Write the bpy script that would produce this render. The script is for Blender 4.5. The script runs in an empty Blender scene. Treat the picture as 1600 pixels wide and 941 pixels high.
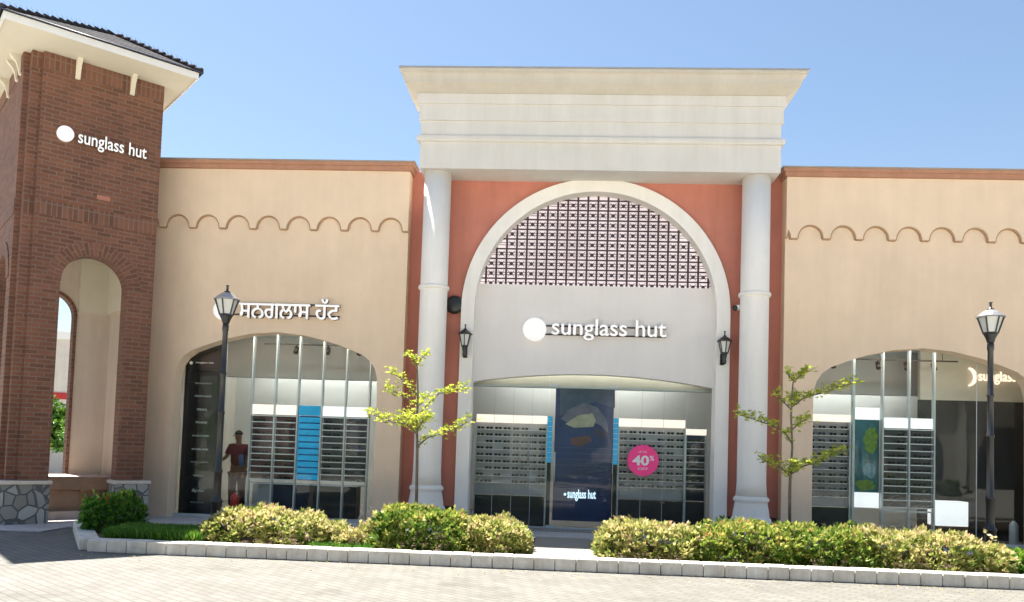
import bpy, bmesh, math, random
from mathutils import Vector, Matrix
from mathutils.geometry import tessellate_polygon
random.seed(7)
R = math.radians
sc = bpy.context.scene
COL = sc.collection

# ------------------------------------------------------------ camera
YAW, PITCH, ROLL = 0.0536, 0.0500, 0.0325
f = Vector((-math.sin(YAW)*math.cos(PITCH), math.cos(YAW)*math.cos(PITCH), math.sin(PITCH)))
r = f.cross(Vector((0, 0, 1))).normalized()
u = r.cross(f)
r2 = r*math.cos(ROLL) + u*math.sin(ROLL)
u2 = -r*math.sin(ROLL) + u*math.cos(ROLL)
cd = bpy.data.cameras.new("camera")
cam = bpy.data.objects.new("camera", cd)
COL.objects.link(cam)
m = Matrix((r2, u2, -f)).transposed().to_4x4()
m.translation = Vector((-0.811, -15.719, 1.6))
cam.matrix_world = m
cd.sensor_width = 36; cd.lens = 28.125
cd.shift_y = 0.1044
cd.clip_end = 600
sc.camera = cam

# ------------------------------------------------------------ world, sun, exposure
SUN_EL = R(66)
sdir = Vector((-0.70*math.cos(SUN_EL), 0.71*math.cos(SUN_EL), math.sin(SUN_EL))).normalized()
w = bpy.data.worlds.new("World"); sc.world = w; w.use_nodes = True
nt = w.node_tree
bg = nt.nodes['Background']
sky = nt.nodes.new('ShaderNodeTexSky')
sky.sky_type = 'NISHITA'; sky.sun_disc = False
sky.sun_elevation = SUN_EL
sky.sun_rotation = math.atan2(sdir.x, sdir.y)
sky.air_density = 1.3; sky.dust_density = 0.6; sky.ozone_density = 2.2
nt.links.new(sky.outputs[0], bg.inputs[0])
bg.inputs[1].default_value = 0.049
sd = bpy.data.lights.new("sun", 'SUN'); so = bpy.data.objects.new("sun", sd); COL.objects.link(so)
sd.energy = 5.0; sd.angle = R(0.5); sd.color = (1, 0.95, 0.87)
so.rotation_euler = sdir.to_track_quat('Z', 'Y').to_euler()
so.location = (0, 0, 30)
vs = sc.view_settings
vs.view_transform = 'Standard'; vs.look = 'None'; vs.gamma = 1; vs.use_curve_mapping = False
vs.exposure = 1.76
sc.cycles.use_denoising = True
sc.cycles.max_bounces = 8; sc.cycles.diffuse_bounces = 4; sc.cycles.glossy_bounces = 4
sc.cycles.transparent_max_bounces = 20
sc.cycles.sample_clamp_indirect = 6

# ------------------------------------------------------------ materials
MATS = {}
def nodes_of(name):
    mt = bpy.data.materials.new(name); mt.use_nodes = True
    t = mt.node_tree
    return mt, t, t.nodes['Principled BSDF']
def mat(name, col, rough=0.7, metal=0.0, var=0.12, scale=3.0, bump=0.0, bscale=60.0, emit=0.0, spec=None, streak=0.0):
    """noise-varied procedural surface"""
    if name in MATS: return MATS[name]
    mt, t, p = nodes_of(name)
    p.inputs['Roughness'].default_value = rough; p.inputs['Metallic'].default_value = metal
    if spec is not None: p.inputs['Specular IOR Level'].default_value = spec
    tc = t.nodes.new('ShaderNodeTexCoord')
    n = t.nodes.new('ShaderNodeTexNoise'); n.inputs['Scale'].default_value = scale; n.inputs['Detail'].default_value = 6; n.inputs['Roughness'].default_value = .65
    t.links.new(tc.outputs['Object'], n.inputs['Vector'])
    rp = t.nodes.new('ShaderNodeValToRGB')
    rp.color_ramp.elements[0].position = .3; rp.color_ramp.elements[1].position = .7
    a = [max(0, c*(1-var)) for c in col]; b = [min(1, c*(1+var)) for c in col]
    rp.color_ramp.elements[0].color = (*a, 1); rp.color_ramp.elements[1].color = (*b, 1)
    t.links.new(n.outputs['Fac'], rp.inputs['Fac'])
    out = rp.outputs['Color']
    if streak:
        mp = t.nodes.new('ShaderNodeMapping'); mp.inputs['Scale'].default_value = (2.2, 2.2, .22)
        t.links.new(tc.outputs['Object'], mp.inputs['Vector'])
        n2 = t.nodes.new('ShaderNodeTexNoise'); n2.inputs['Scale'].default_value = 1.6; n2.inputs['Detail'].default_value = 8; n2.inputs['Roughness'].default_value = .7
        t.links.new(mp.outputs[0], n2.inputs['Vector'])
        r3 = t.nodes.new('ShaderNodeValToRGB'); r3.color_ramp.elements[0].position = .35; r3.color_ramp.elements[1].position = .65
        r3.color_ramp.elements[0].color = (1-streak, 1-streak*1.1, 1-streak*1.3, 1); r3.color_ramp.elements[1].color = (1, 1, 1, 1)
        t.links.new(n2.outputs['Fac'], r3.inputs['Fac'])
        mx = t.nodes.new('ShaderNodeMix'); mx.data_type = 'RGBA'; mx.blend_type = 'MULTIPLY'; mx.inputs[0].default_value = 1
        t.links.new(out, mx.inputs[6]); t.links.new(r3.outputs[0], mx.inputs[7]); out = mx.outputs[2]
    t.links.new(out, p.inputs['Base Color'])
    if emit:
        t.links.new(out, p.inputs['Emission Color']); p.inputs['Emission Strength'].default_value = emit
    if bump:
        n3 = t.nodes.new('ShaderNodeTexNoise'); n3.inputs['Scale'].default_value = bscale; n3.inputs['Detail'].default_value = 4
        t.links.new(tc.outputs['Object'], n3.inputs['Vector'])
        bp = t.nodes.new('ShaderNodeBump'); bp.inputs['Strength'].default_value = bump; bp.inputs['Distance'].default_value = .01
        t.links.new(n3.outputs['Fac'], bp.inputs['Height']); t.links.new(bp.outputs[0], p.inputs['Normal'])
    MATS[name] = mt
    return mt

def brick_mat(name, c1, c2, mortar, bw, bh, ms, rough=.8, offset=.5, bump=.5, odd=None, rot=0.0, patch=None, uv=True, bias=0.0, msm=.1):
    if name in MATS: return MATS[name]
    mt, t, p = nodes_of(name)
    p.inputs['Roughness'].default_value = rough
    tc = t.nodes.new('ShaderNodeTexCoord')
    mp = t.nodes.new('ShaderNodeMapping'); mp.inputs['Rotation'].default_value = (0, 0, rot)
    t.links.new(tc.outputs['UV' if uv else 'Object'], mp.inputs['Vector'])
    b = t.nodes.new('ShaderNodeTexBrick')
    b.inputs['Scale'].default_value = 1; b.inputs['Brick Width'].default_value = bw; b.inputs['Row Height'].default_value = bh
    b.inputs['Mortar Size'].default_value = ms; b.inputs['Mortar Smooth'].default_value = msm; b.inputs['Bias'].default_value = bias
    b.offset = offset
    b.inputs['Color1'].default_value = (*c1, 1); b.inputs['Color2'].default_value = (*c2, 1); b.inputs['Mortar'].default_value = (*mortar, 1)
    t.links.new(mp.outputs[0], b.inputs['Vector'])
    out = b.outputs['Color']
    n = t.nodes.new('ShaderNodeTexNoise'); n.inputs['Scale'].default_value = 1.3; n.inputs['Detail'].default_value = 7; n.inputs['Roughness'].default_value = .7
    t.links.new(tc.outputs['Object'], n.inputs['Vector'])
    rp = t.nodes.new('ShaderNodeValToRGB'); rp.color_ramp.elements[0].position = .3; rp.color_ramp.elements[1].position = .72
    rp.color_ramp.elements[0].color = (.78, .78, .8, 1); rp.color_ramp.elements[1].color = (1.0, 1.0, 1.0, 1)
    if patch: rp.color_ramp.elements[0].color = (*patch, 1)
    t.links.new(n.outputs['Fac'], rp.inputs['Fac'])
    mx = t.nodes.new('ShaderNodeMix'); mx.data_type = 'RGBA'; mx.blend_type = 'MULTIPLY'; mx.inputs[0].default_value = 1
    t.links.new(out, mx.inputs[6]); t.links.new(rp.outputs[0], mx.inputs[7])
    t.links.new(mx.outputs[2], p.inputs['Base Color'])
    n3 = t.nodes.new('ShaderNodeTexNoise'); n3.inputs['Scale'].default_value = 40
    t.links.new(tc.outputs['Object'], n3.inputs['Vector'])
    ma = t.nodes.new('ShaderNodeMath'); ma.operation = 'MULTIPLY_ADD'
    t.links.new(n3.outputs['Fac'], ma.inputs[0]); ma.inputs[1].default_value = .3
    iv = t.nodes.new('ShaderNodeMath'); iv.operation = 'SUBTRACT'; iv.inputs[0].default_value = 1
    t.links.new(b.outputs['Fac'], iv.inputs[1]); t.links.new(iv.outputs[0], ma.inputs[2])
    bp = t.nodes.new('ShaderNodeBump'); bp.inputs['Strength'].default_value = bump; bp.inputs['Distance'].default_value = .012
    t.links.new(ma.outputs[0], bp.inputs['Height']); t.links.new(bp.outputs[0], p.inputs['Normal'])
    MATS[name] = mt
    return mt

def rubble_mat(name):
    mt, t, p = nodes_of(name); p.inputs['Roughness'].default_value = .85
    tc = t.nodes.new('ShaderNodeTexCoord')
    v = t.nodes.new('ShaderNodeTexVoronoi'); v.feature = 'DISTANCE_TO_EDGE'; v.inputs['Scale'].default_value = 5.2
    c = t.nodes.new('ShaderNodeTexVoronoi'); c.feature = 'F1'; c.inputs['Scale'].default_value = 5.2
    n = t.nodes.new('ShaderNodeTexNoise'); n.inputs['Scale'].default_value = 3
    mxv = t.nodes.new('ShaderNodeMix'); mxv.data_type = 'VECTOR'; mxv.inputs[0].default_value = .06
    t.links.new(tc.outputs['UV'], n.inputs['Vector'])
    t.links.new(tc.outputs['UV'], mxv.inputs[4]); t.links.new(n.outputs['Color'], mxv.inputs[5])
    t.links.new(mxv.outputs[1], v.inputs['Vector']); t.links.new(mxv.outputs[1], c.inputs['Vector'])
    r1 = t.nodes.new('ShaderNodeValToRGB'); r1.color_ramp.elements[0].position = .035; r1.color_ramp.elements[1].position = .06
    t.links.new(v.outputs['Distance'], r1.inputs['Fac'])
    sp = t.nodes.new('ShaderNodeSeparateColor'); t.links.new(c.outputs['Color'], sp.inputs[0])
    r2_ = t.nodes.new('ShaderNodeValToRGB')
    r2_.color_ramp.elements[0].color = (.22, .20, .16, 1); r2_.color_ramp.elements[1].color = (.42, .41, .38, 1)
    e = r2_.color_ramp.elements.new(.5); e.color = (.30, .29, .27, 1)
    t.links.new(sp.outputs[0], r2_.inputs['Fac'])
    mx = t.nodes.new('ShaderNodeMix'); mx.data_type = 'RGBA'; mx.inputs[6].default_value = (.12, .12, .12, 1)
    t.links.new(r1.outputs[0], mx.inputs[0]); t.links.new(r2_.outputs[0], mx.inputs[7])
    t.links.new(mx.outputs[2], p.inputs['Base Color'])
    bp = t.nodes.new('ShaderNodeBump'); bp.inputs['Strength'].default_value = .8; bp.inputs['Distance'].default_value = .03
    t.links.new(r1.outputs[0], bp.inputs['Height']); t.links.new(bp.outputs[0], p.inputs['Normal'])
    return mt

def leaf_mat(name, stops, rough=.5, trans=.35):
    mt, t, p = nodes_of(name); p.inputs['Roughness'].default_value = rough
    a = t.nodes.new('ShaderNodeAttribute'); a.attribute_name = 'tone'
    rp = t.nodes.new('ShaderNodeValToRGB'); cr = rp.color_ramp
    cr.elements[0].position = stops[0][0]; cr.elements[0].color = (*stops[0][1], 1)
    cr.elements[1].position = stops[-1][0]; cr.elements[1].color = (*stops[-1][1], 1)
    for s in stops[1:-1]:
        e = cr.elements.new(s[0]); e.color = (*s[1], 1)
    t.links.new(a.outputs['Fac'], rp.inputs['Fac']); t.links.new(rp.outputs[0], p.inputs['Base Color'])
    tr = t.nodes.new('ShaderNodeBsdfTranslucent'); t.links.new(rp.outputs[0], tr.inputs['Color'])
    ms = t.nodes.new('ShaderNodeMixShader'); ms.inputs[0].default_value = trans
    t.links.new(p.outputs[0], ms.inputs[1]); t.links.new(tr.outputs[0], ms.inputs[2])
    t.links.new(ms.outputs[0], t.nodes['Material Output'].inputs['Surface'])
    return mt

def glass_mat(name, tint=(.93, .965, .955), ior=1.225, wob=.003):
    mt, t, p = nodes_of(name); t.nodes.remove(p)
    tr = t.nodes.new('ShaderNodeBsdfTransparent'); tr.inputs[0].default_value = (*tint, 1)
    gl = t.nodes.new('ShaderNodeBsdfGlossy'); gl.inputs['Roughness'].default_value = 0.004
    gl.inputs['Color'].default_value = (1, 1, 1, 1)
    fr = t.nodes.new('ShaderNodeFresnel'); fr.inputs['IOR'].default_value = ior
    tc = t.nodes.new('ShaderNodeTexCoord')
    n = t.nodes.new('ShaderNodeTexNoise'); n.inputs['Scale'].default_value = 1.1; n.inputs['Detail'].default_value = 1
    t.links.new(tc.outputs['Object'], n.inputs['Vector'])
    bp = t.nodes.new('ShaderNodeBump'); bp.inputs['Strength'].default_value = .35; bp.inputs['Distance'].default_value = wob
    t.links.new(n.outputs['Fac'], bp.inputs['Height']); t.links.new(bp.outputs[0], gl.inputs['Normal'])
    ms = t.nodes.new('ShaderNodeMixShader')
    t.links.new(fr.outputs[0], ms.inputs[0]); t.links.new(tr.outputs[0], ms.inputs[1]); t.links.new(gl.outputs[0], ms.inputs[2])
    t.links.new(ms.outputs[0], t.nodes['Material Output'].inputs['Surface'])
    return mt

TAN = mat('tan_stucco', (.81, .63, .455), .9, var=.05, scale=1.2, bump=.25, bscale=90, streak=.055)
RED = mat('red_stucco', (.56, .215, .155), .9, var=.08, scale=1.5, bump=.25, bscale=90, streak=.12)
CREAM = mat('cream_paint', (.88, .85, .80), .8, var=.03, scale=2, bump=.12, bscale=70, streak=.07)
ENTP = mat('entablature_shaded_cream', (.66, .64, .60), .85, var=.03, scale=2, bump=.12, bscale=70, streak=.08)  # cream darkened to stand in for weaker light on the entablature
CORNP = mat('cornice_shaded_cream', (.56, .52, .45), .85, var=.04, scale=2, bump=.12, bscale=70, streak=.10)  # beige tone carries the shading of the cornice in its colour
PANELW = mat('panel_paint', (.80, .76, .72), .85, var=.03, scale=1.2, bump=.15, bscale=70, streak=.03)
SALMON = mat('salmon_coping', (.46, .24, .155), .85, var=.1, scale=3, bump=.2, streak=.15)
COPTOP = mat('coping_top', (.33, .27, .22), .8, var=.1)
SCSHADE = mat('scallop_shade_brown', (.40, .265, .165), .85, var=.12)  # brown that paints in the shade line below the scallops
LEAD = mat('lead_flashing', (.30, .31, .33), .5, var=.1)
BRICK = brick_mat('red_brick', (.155, .062, .032), (.25, .10, .052), (.215, .145, .11), .235, .078, .010, bump=.6, patch=(.68, .66, .68))
BRICKV = brick_mat('soldier_brick', (.14, .058, .034), (.24, .10, .056), (.205, .14, .105), .235, .085, .010, bump=.6, offset=0, rot=math.pi/2)
STONE = rubble_mat('rubble_stone')
CAPST = mat('cap_stone', (.62, .54, .46), .8, var=.12, scale=5, bump=.2)
SOFF = mat('soffit_cream', (.66, .62, .50), .85, var=.05, scale=1.5, bump=.1)
PLAST = mat('tower_plaster', (.66, .58, .48), .9, var=.05, scale=1.2, bump=.2, streak=.1)
WHITE = mat('white_paint', (.8, .79, .77), .5, var=.03)
TILE = brick_mat('roof_tile', (.045, .05, .055), (.11, .10, .105), (.02, .02, .02), .24, .16, .02, rough=1.0, bump=.4)
TILE.node_tree.nodes['Principled BSDF'].inputs['Specular IOR Level'].default_value = .05
TILED = mat('ridge_tile', (.05, .045, .05), 1.0, var=.3, scale=8, spec=.05)
DRIP = mat('drip_edge', (.03, .04, .07), .4, var=.1)
PAVE = brick_mat('pavers', (.20, .19, .168), (.16, .153, .136), (.11, .105, .09), .22, .11, .008, bump=.35, rot=R(38), patch=(.74, .73, .71))
APRON = brick_mat('apron_pavers', (.62, .59, .56), (.52, .50, .49), (.38, .36, .36), .2, .1, .006, bump=.4, patch=(.78, .76, .76))
KERBM = mat('kerb_concrete', (.74, .70, .62), .85, var=.14, scale=7, bump=.4, streak=.25)
SLAB = mat('path_slab', (.24, .225, .20), .85, var=.1, scale=4, bump=.3)
SOIL = mat('soil', (.10, .065, .04), .95, var=.4, scale=14, bump=1.0, bscale=40)
BOUNCE = mat('bounce_ground_pale', (.60, .57, .51), .85, var=.06, scale=.8, bump=.2)
GROUND = mat('far_ground', (.36, .34, .30), .9, var=.12, scale=.6, bump=.3)
BLACK = mat('black_metal', (.018, .018, .02), .35, var=.2, scale=12, spec=.6)
CAPGREY = mat('lamp_cap_metal', (.32, .32, .33), .35, var=.15, scale=10, metal=.3)
FROST = mat('frosted_glass', (.62, .63, .60), .25, var=.04)
STEEL = mat('brushed_steel', (.46, .52, .55), .35, metal=.25, var=.08, scale=20)
DARK = mat('dark_interior', (.035, .033, .032), .6, var=.3, scale=4)
NAVY = mat('navy_print', (.010, .035, .14), .35, var=.35, scale=1.2)
BLKPAN = mat('black_panel', (.010, .010, .013), .22, var=.2, scale=3)
BLUE = mat('blue_print', (.005, .33, .62), .35, var=.15, scale=3, emit=.10)
BLUED = mat('blue_gap', (.003, .10, .26), .4, var=.2)
MAROON = mat('maroon_backing', (.07, .012, .016), .45, var=.35, scale=4)
DKBLUE = mat('dark_blue_backing', (.006, .014, .05), .4, var=.35, scale=4)
SMOKE = mat('smoke_backing', (.035, .04, .045), .4, var=.5, scale=5)
for _m, _c in ((PAVE, (.80, .79, .77, 1)), (KERBM, None)):
    if _c is None: continue
    _t = _m.node_tree; _tc = [n for n in _t.nodes if n.type == 'TEX_COORD'][0]; _p = _t.nodes['Principled BSDF']
    _n = _t.nodes.new('ShaderNodeTexNoise'); _n.inputs['Scale'].default_value = .9; _n.inputs['Detail'].default_value = 9; _n.inputs['Roughness'].default_value = .75
    _t.links.new(_tc.outputs['Object'], _n.inputs['Vector'])
    _r = _t.nodes.new('ShaderNodeValToRGB'); _r.color_ramp.elements[0].position = .36; _r.color_ramp.elements[1].position = .46
    _r.color_ramp.elements[0].color = _c; _r.color_ramp.elements[1].color = (1, 1, 1, 1)
    _t.links.new(_n.outputs['Fac'], _r.inputs['Fac'])
    _x = _t.nodes.new('ShaderNodeMix'); _x.data_type = 'RGBA'; _x.blend_type = 'MULTIPLY'; _x.inputs[0].default_value = 1
    _src = _p.inputs['Base Color'].links[0].from_socket
    _t.links.new(_src, _x.inputs[6]); _t.links.new(_r.outputs[0], _x.inputs[7]); _t.links.new(_x.outputs[2], _p.inputs['Base Color'])
LIGHTBOX = mat('lightbox', (.92, .76, .66), .5, var=.05, emit=.30)
LIGHTBOXW = mat('lightbox_white', (.88, .87, .88), .5, var=.04, emit=.26)
SHELFB = mat('display_backing', (.44, .43, .45), .5, var=.12, scale=2)
SHELF = mat('white_shelf', (.88, .88, .89), .35, var=.05)
INTW = mat('interior_white', (.78, .78, .76), .7, var=.05, scale=1)
INTG = mat('interior_grey', (.40, .41, .41), .7, var=.06, scale=1)
INTF = mat('interior_floor', (.30, .29, .28), .25, var=.15, scale=2)
BULK = mat('bulkhead_beige', (.50, .48, .42), .7, var=.05)
LENS = mat('dark_lens', (.015, .013, .015), .12, var=.1)
PINK = mat('pink_vinyl', (.80, .03, .22), .4, var=.05, emit=.04)
SIGNW = mat('sign_face', (.92, .90, .88), .4, var=.02, emit=.09)
SIGNR = mat('sign_return', (.13, .07, .045), .5, var=.2)
WTEXT = mat('white_lettering', (.85, .84, .82), .4, var=.02)
GTEXT = mat('grey_lettering', (.45, .45, .46), .4, var=.02)
LITTEXT = mat('lit_lettering', (.95, .72, .55), .4, var=.02, emit=.45)
LITBLUE = mat('lit_blue_white_lettering', (.65, .85, 1.0), .4, var=.02, emit=.4)
GLASS = glass_mat('shop_glass')
TERRA = mat('tan_planter', (.42, .25, .15), .8, var=.15, scale=4, bump=.3)
PINKST = mat('pink_stone', (.60, .46, .38), .8, var=.12, scale=4, bump=.2)
BARK = mat('bark', (.17, .135, .105), .9, var=.35, scale=20, bump=.6)
SKIN = mat('skin', (.20, .09, .055), .55, var=.1)
HAIR = mat('hair', (.012, .010, .010), .6, var=.2)
SHIRT = mat('maroon_shirt', (.11, .012, .018), .85, var=.2, scale=6)
TROUS = mat('dark_red_trousers', (.06, .010, .014), .85, var=.2, scale=6)
BLUEBAG = mat('blue_cloth', (.06, .10, .24), .8, var=.15)
REDP = mat('red_enamel', (.42, .01, .015), .3, var=.08)
PALEW = mat('pale_wall', (.62, .58, .52), .85, var=.06, streak=.1)
WINDK = mat('dark_window', (.04, .05, .06), .1, var=.3)
REDROOF = brick_mat('terracotta_roof', (.34, .16, .10), (.42, .24, .15), (.16, .07, .05), .3, .3, .03, bump=.8)

LATS = mat('screen_metal', (.045, .022, .03), .5, var=.2, scale=10)
def translucent_mat():
    mt, t, p = nodes_of('opal_sheet'); t.nodes.remove(p)
    tr = t.nodes.new('ShaderNodeBsdfTranslucent'); df = t.nodes.new('ShaderNodeBsdfDiffuse')
    tc = t.nodes.new('ShaderNodeTexCoord'); n = t.nodes.new('ShaderNodeTexNoise'); n.inputs['Scale'].default_value = 1.5
    rp = t.nodes.new('ShaderNodeValToRGB'); rp.color_ramp.elements[0].color = (.74, .69, .71, 1); rp.color_ramp.elements[1].color = (.84, .80, .81, 1)
    t.links.new(tc.outputs['Object'], n.inputs['Vector']); t.links.new(n.outputs['Fac'], rp.inputs['Fac'])
    t.links.new(rp.outputs[0], tr.inputs[0]); t.links.new(rp.outputs[0], df.inputs[0])
    ms = t.nodes.new('ShaderNodeMixShader'); ms.inputs[0].default_value = .35
    t.links.new(tr.outputs[0], ms.inputs[1]); t.links.new(df.outputs[0], ms.inputs[2])
    t.links.new(ms.outputs[0], t.nodes['Material Output'].inputs['Surface'])
    return mt
OPAL = translucent_mat()

# ------------------------------------------------------------ mesh helpers
class MB:
    def __init__(s):
        s.v = []; s.f = []; s.uv = {}; s.smooth = set()
    def face(s, pts, uv=None, smooth=False):
        i = len(s.v); s.v += [tuple(p) for p in pts]
        s.f.append(list(range(i, i+len(pts))))
        if uv: s.uv[len(s.f)-1] = uv
        if smooth: s.smooth.add(len(s.f)-1)
    def grid(s, rings, closed=True, smooth=True, cap0=True, cap1=True):
        base = len(s.v); n = len(rings[0])
        for rg in rings: s.v += [tuple(p) for p in rg]
        for k in range(len(rings)-1):
            for j in range(n if closed else n-1):
                a = base+k*n+j; b = base+k*n+(j+1) % n
                s.f.append([a, b, b+n, a+n])
                if smooth: s.smooth.add(len(s.f)-1)
        if closed and cap0: s.f.append([base+j for j in reversed(range(n))])
        if closed and cap1: s.f.append([base+(len(rings)-1)*n+j for j in range(n)])
    def box(s, x0, x1, y0, y1, z0, z1):
        P = [(x0, y0, z0), (x1, y0, z0), (x1, y1, z0), (x0, y1, z0), (x0, y0, z1), (x1, y0, z1), (x1, y1, z1), (x0, y1, z1)]
        i = len(s.v); s.v += P
        for q in ((0, 3, 2, 1), (4, 5, 6, 7), (0, 1, 5, 4), (1, 2, 6, 5), (2, 3, 7, 6), (3, 0, 4, 7)):
            s.f.append([i+k for k in q])
        return s
    def tube(s, p0, p1, r0, r1=None, n=8, smooth=True):
        r1 = r0 if r1 is None else r1
        p0 = Vector(p0); p1 = Vector(p1); d = (p1-p0).normalized()
        a = d.orthogonal().normalized(); b = d.cross(a)
        s.grid([[p+a*rr*math.cos(2*math.pi*k/n)+b*rr*math.sin(2*math.pi*k/n) for k in range(n)] for p, rr in ((p0, r0), (p1, r1))], smooth=smooth)
        return s
    def path(s, pts, rad, n=7):
        rings = []
        pts = [Vector(p) for p in pts]
        a0 = None
        for i, p in enumerate(pts):
            d = (pts[min(i+1, len(pts)-1)]-pts[max(i-1, 0)]).normalized()
            a = (Vector((1, .13, .07))-d*d.dot(Vector((1, .13, .07)))).normalized(); b = d.cross(a)
            rings.append([p+a*rad[i]*math.cos(2*math.pi*k/n)+b*rad[i]*math.sin(2*math.pi*k/n) for k in range(n)])
        s.grid(rings)
        return s
    def lathe(s, prof, cx=0, cy=0, n=32, smooth=True, ang0=0):
        s.grid([[(cx+rr*math.cos(ang0+2*math.pi*k/n), cy+rr*math.sin(ang0+2*math.pi*k/n), z) for k in range(n)] for rr, z in prof], smooth=smooth)
        return s
    def plate(s, loops, y0, y1):
        """polygon with holes in XZ, thickness y0..y1"""
        vl = [[Vector((x, z, 0)) for x, z in lp] for lp in loops]
        flat = [p for lp in loops for p in lp]
        tris = tessellate_polygon(vl)
        for t in tris:
            s.face([(flat[i][0], y0, flat[i][1]) for i in t]); s.face([(flat[i][0], y1, flat[i][1]) for i in reversed(t)])
        for lp in loops:
            n = len(lp)
            for i in range(n):
                a = lp[i]; b = lp[(i+1) % n]
                s.face([(a[0], y0, a[1]), (a[0], y1, a[1]), (b[0], y1, b[1]), (b[0], y0, b[1])])
        return s
    def sweep3(s, x0, x1, yf, yb, prof, smooth=False):
        """profile (out, z) swept left-front-right around a block"""
        rings = []
        for o, z in prof:
            rings.append([(x0-o, yb, z), (x0-o, yf-o, z), (x1+o, yf-o, z), (x1+o, yb, z)])
        s.grid(rings, closed=False, smooth=False)
        for rg in (rings[0], rings[-1]): s.face(rg)
        s.face([rg[0] for rg in rings]+[(x0, yb, prof[-1][1]), (x0, yb, prof[0][1])]) if False else None
        for k in range(len(rings)-1):
            s.face([rings[k][0], rings[k+1][0], rings[k+1][3], rings[k][3]])
        return s
    def build(s, name, mt, parent=None, tone=None, weld=False, bevel=0):
        me = bpy.data.meshes.new(name)
        me.from_pydata(s.v, [], s.f)
        uvl = me.uv_layers.new(name='UVMap')
        if weld:
            pass
        data = [0.0]*(2*len(me.loops))
        for p in me.polygons:
            cu = s.uv.get(p.index)
            nx, ny, nz = (abs(c) for c in p.normal)
            for q, li in enumerate(p.loop_indices):
                if cu: uvx, uvy = cu[q]
                else:
                    c = me.vertices[me.loops[li].vertex_index].co
                    if nz >= nx and nz >= ny: uvx, uvy = c.x, c.y
                    elif ny >= nx: uvx, uvy = c.x, c.z
                    else: uvx, uvy = c.y, c.z
                data[2*li] = uvx; data[2*li+1] = uvy
            if p.index in s.smooth: p.use_smooth = True
        uvl.data.foreach_set('uv', data)
        if tone is not None:
            at = me.attributes.new('tone', 'FLOAT', 'POINT'); at.data.foreach_set('value', tone)
        if not s.uv:
            bm = bmesh.new(); bm.from_mesh(me)
            if tone is None:
                bmesh.ops.remove_doubles(bm, verts=bm.verts, dist=1e-5)
                bmesh.ops.recalc_face_normals(bm, faces=bm.faces)
            bm.to_mesh(me); bm.free()
        me.materials.append(mt)
        o = bpy.data.objects.new(name, me); COL.objects.link(o)
        if parent: o.parent = parent
        if bevel:
            b = o.modifiers.new('bevel', 'BEVEL'); b.width = bevel; b.segments = 2; b.limit_method = 'ANGLE'; b.angle_limit = R(40)
        return o

def tag(o, label=None, cat=None, group=None, kind=None):
    if label: o['label'] = label
    if cat: o['category'] = cat
    if group: o['group'] = group
    if kind: o['kind'] = kind
    return o
def empty(name, loc=(0, 0, 0), rz=0, label=None, cat=None, group=None):
    o = bpy.data.objects.new(name, None); COL.objects.link(o); o.empty_display_size = .2
    o.location = loc; o.rotation_euler = (0, 0, rz)
    return tag(o, label, cat, group)
def kids(o): return [c for c in bpy.data.objects if c.parent == o]
def copy_tree(o, parent=None):
    c = o.copy(); COL.objects.link(c)
    if parent: c.parent = parent
    for ch in kids(o): copy_tree(ch, c)
    return c
def B(name, mt, parent, *a, bevel=0):
    return MB().box(*a).build(name, mt, parent, bevel=bevel)

def text_mesh(name, txt, mt, parent, x0, x1, z0, z1, y, depth=.01, weight=0.0, keep=False, shear=0.0, space=1.0, res=4, side=None, flat=False):
    """lettering fitted to a rectangle in the XZ plane, facing -y"""
    cu = bpy.data.curves.new(name, 'FONT'); cu.body = txt; cu.extrude = 0 if flat else .5; cu.offset = weight; cu.shear = shear
    cu.resolution_u = res; cu.space_character = space
    to = bpy.data.objects.new('tmp', cu); COL.objects.link(to)
    dg = bpy.context.evaluated_depsgraph_get(); dg.update()
    me = bpy.data.meshes.new_from_object(to.evaluated_get(dg))
    bpy.data.objects.remove(to); bpy.data.curves.remove(cu)
    if flat:
        b_ = bmesh.new(); b_.from_mesh(me)
        bmesh.ops.remove_doubles(b_, verts=b_.verts, dist=1e-4)
        bmesh.ops.delete(b_, geom=[q for q in b_.faces if q.calc_area() < 1e-9], context='FACES')
        for q in b_.faces:
            q.normal_update()
            if q.normal.z < 0: q.normal_flip()
        for v in b_.verts: v.co.z = -.5
        ret = bmesh.ops.extrude_face_region(b_, geom=list(b_.faces), use_keep_orig=True)
        for v in [q for q in ret['geom'] if isinstance(q, bmesh.types.BMVert)]: v.co.z = .5
        bmesh.ops.recalc_face_normals(b_, faces=b_.faces)
        b_.to_mesh(me); b_.free()
    vx = [v.co.x for v in me.vertices]; vy = [v.co.y for v in me.vertices]
    ax, bx, ay, by = min(vx), max(vx), min(vy), max(vy)
    sx = (x1-x0)/(bx-ax); sz = (z1-z0)/(by-ay)
    if keep: sx = sz = min(sx, sz)
    for v in me.vertices:
        X, Y, Z = v.co
        v.co = (x0+(X-ax)*sx, y+(-Z-.5)*depth+0, z0+(Y-ay)*sz)
    me.name = name; me.materials.clear(); me.materials.append(mt)
    if side:
        me.materials.append(side)
        me.update()
        for p in me.polygons:
            p.material_index = 1 if abs(p.normal.y) < .5 else 0
    o = bpy.data.objects.new(name, me); COL.objects.link(o); o.parent = parent
    return o

def arc(cx, cz, rad, a0, a1, n):
    return [(cx+rad*math.cos(R(a0+(a1-a0)*i/n)), cz+rad*math.sin(R(a0+(a1-a0)*i/n))) for i in range(n+1)]

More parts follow.
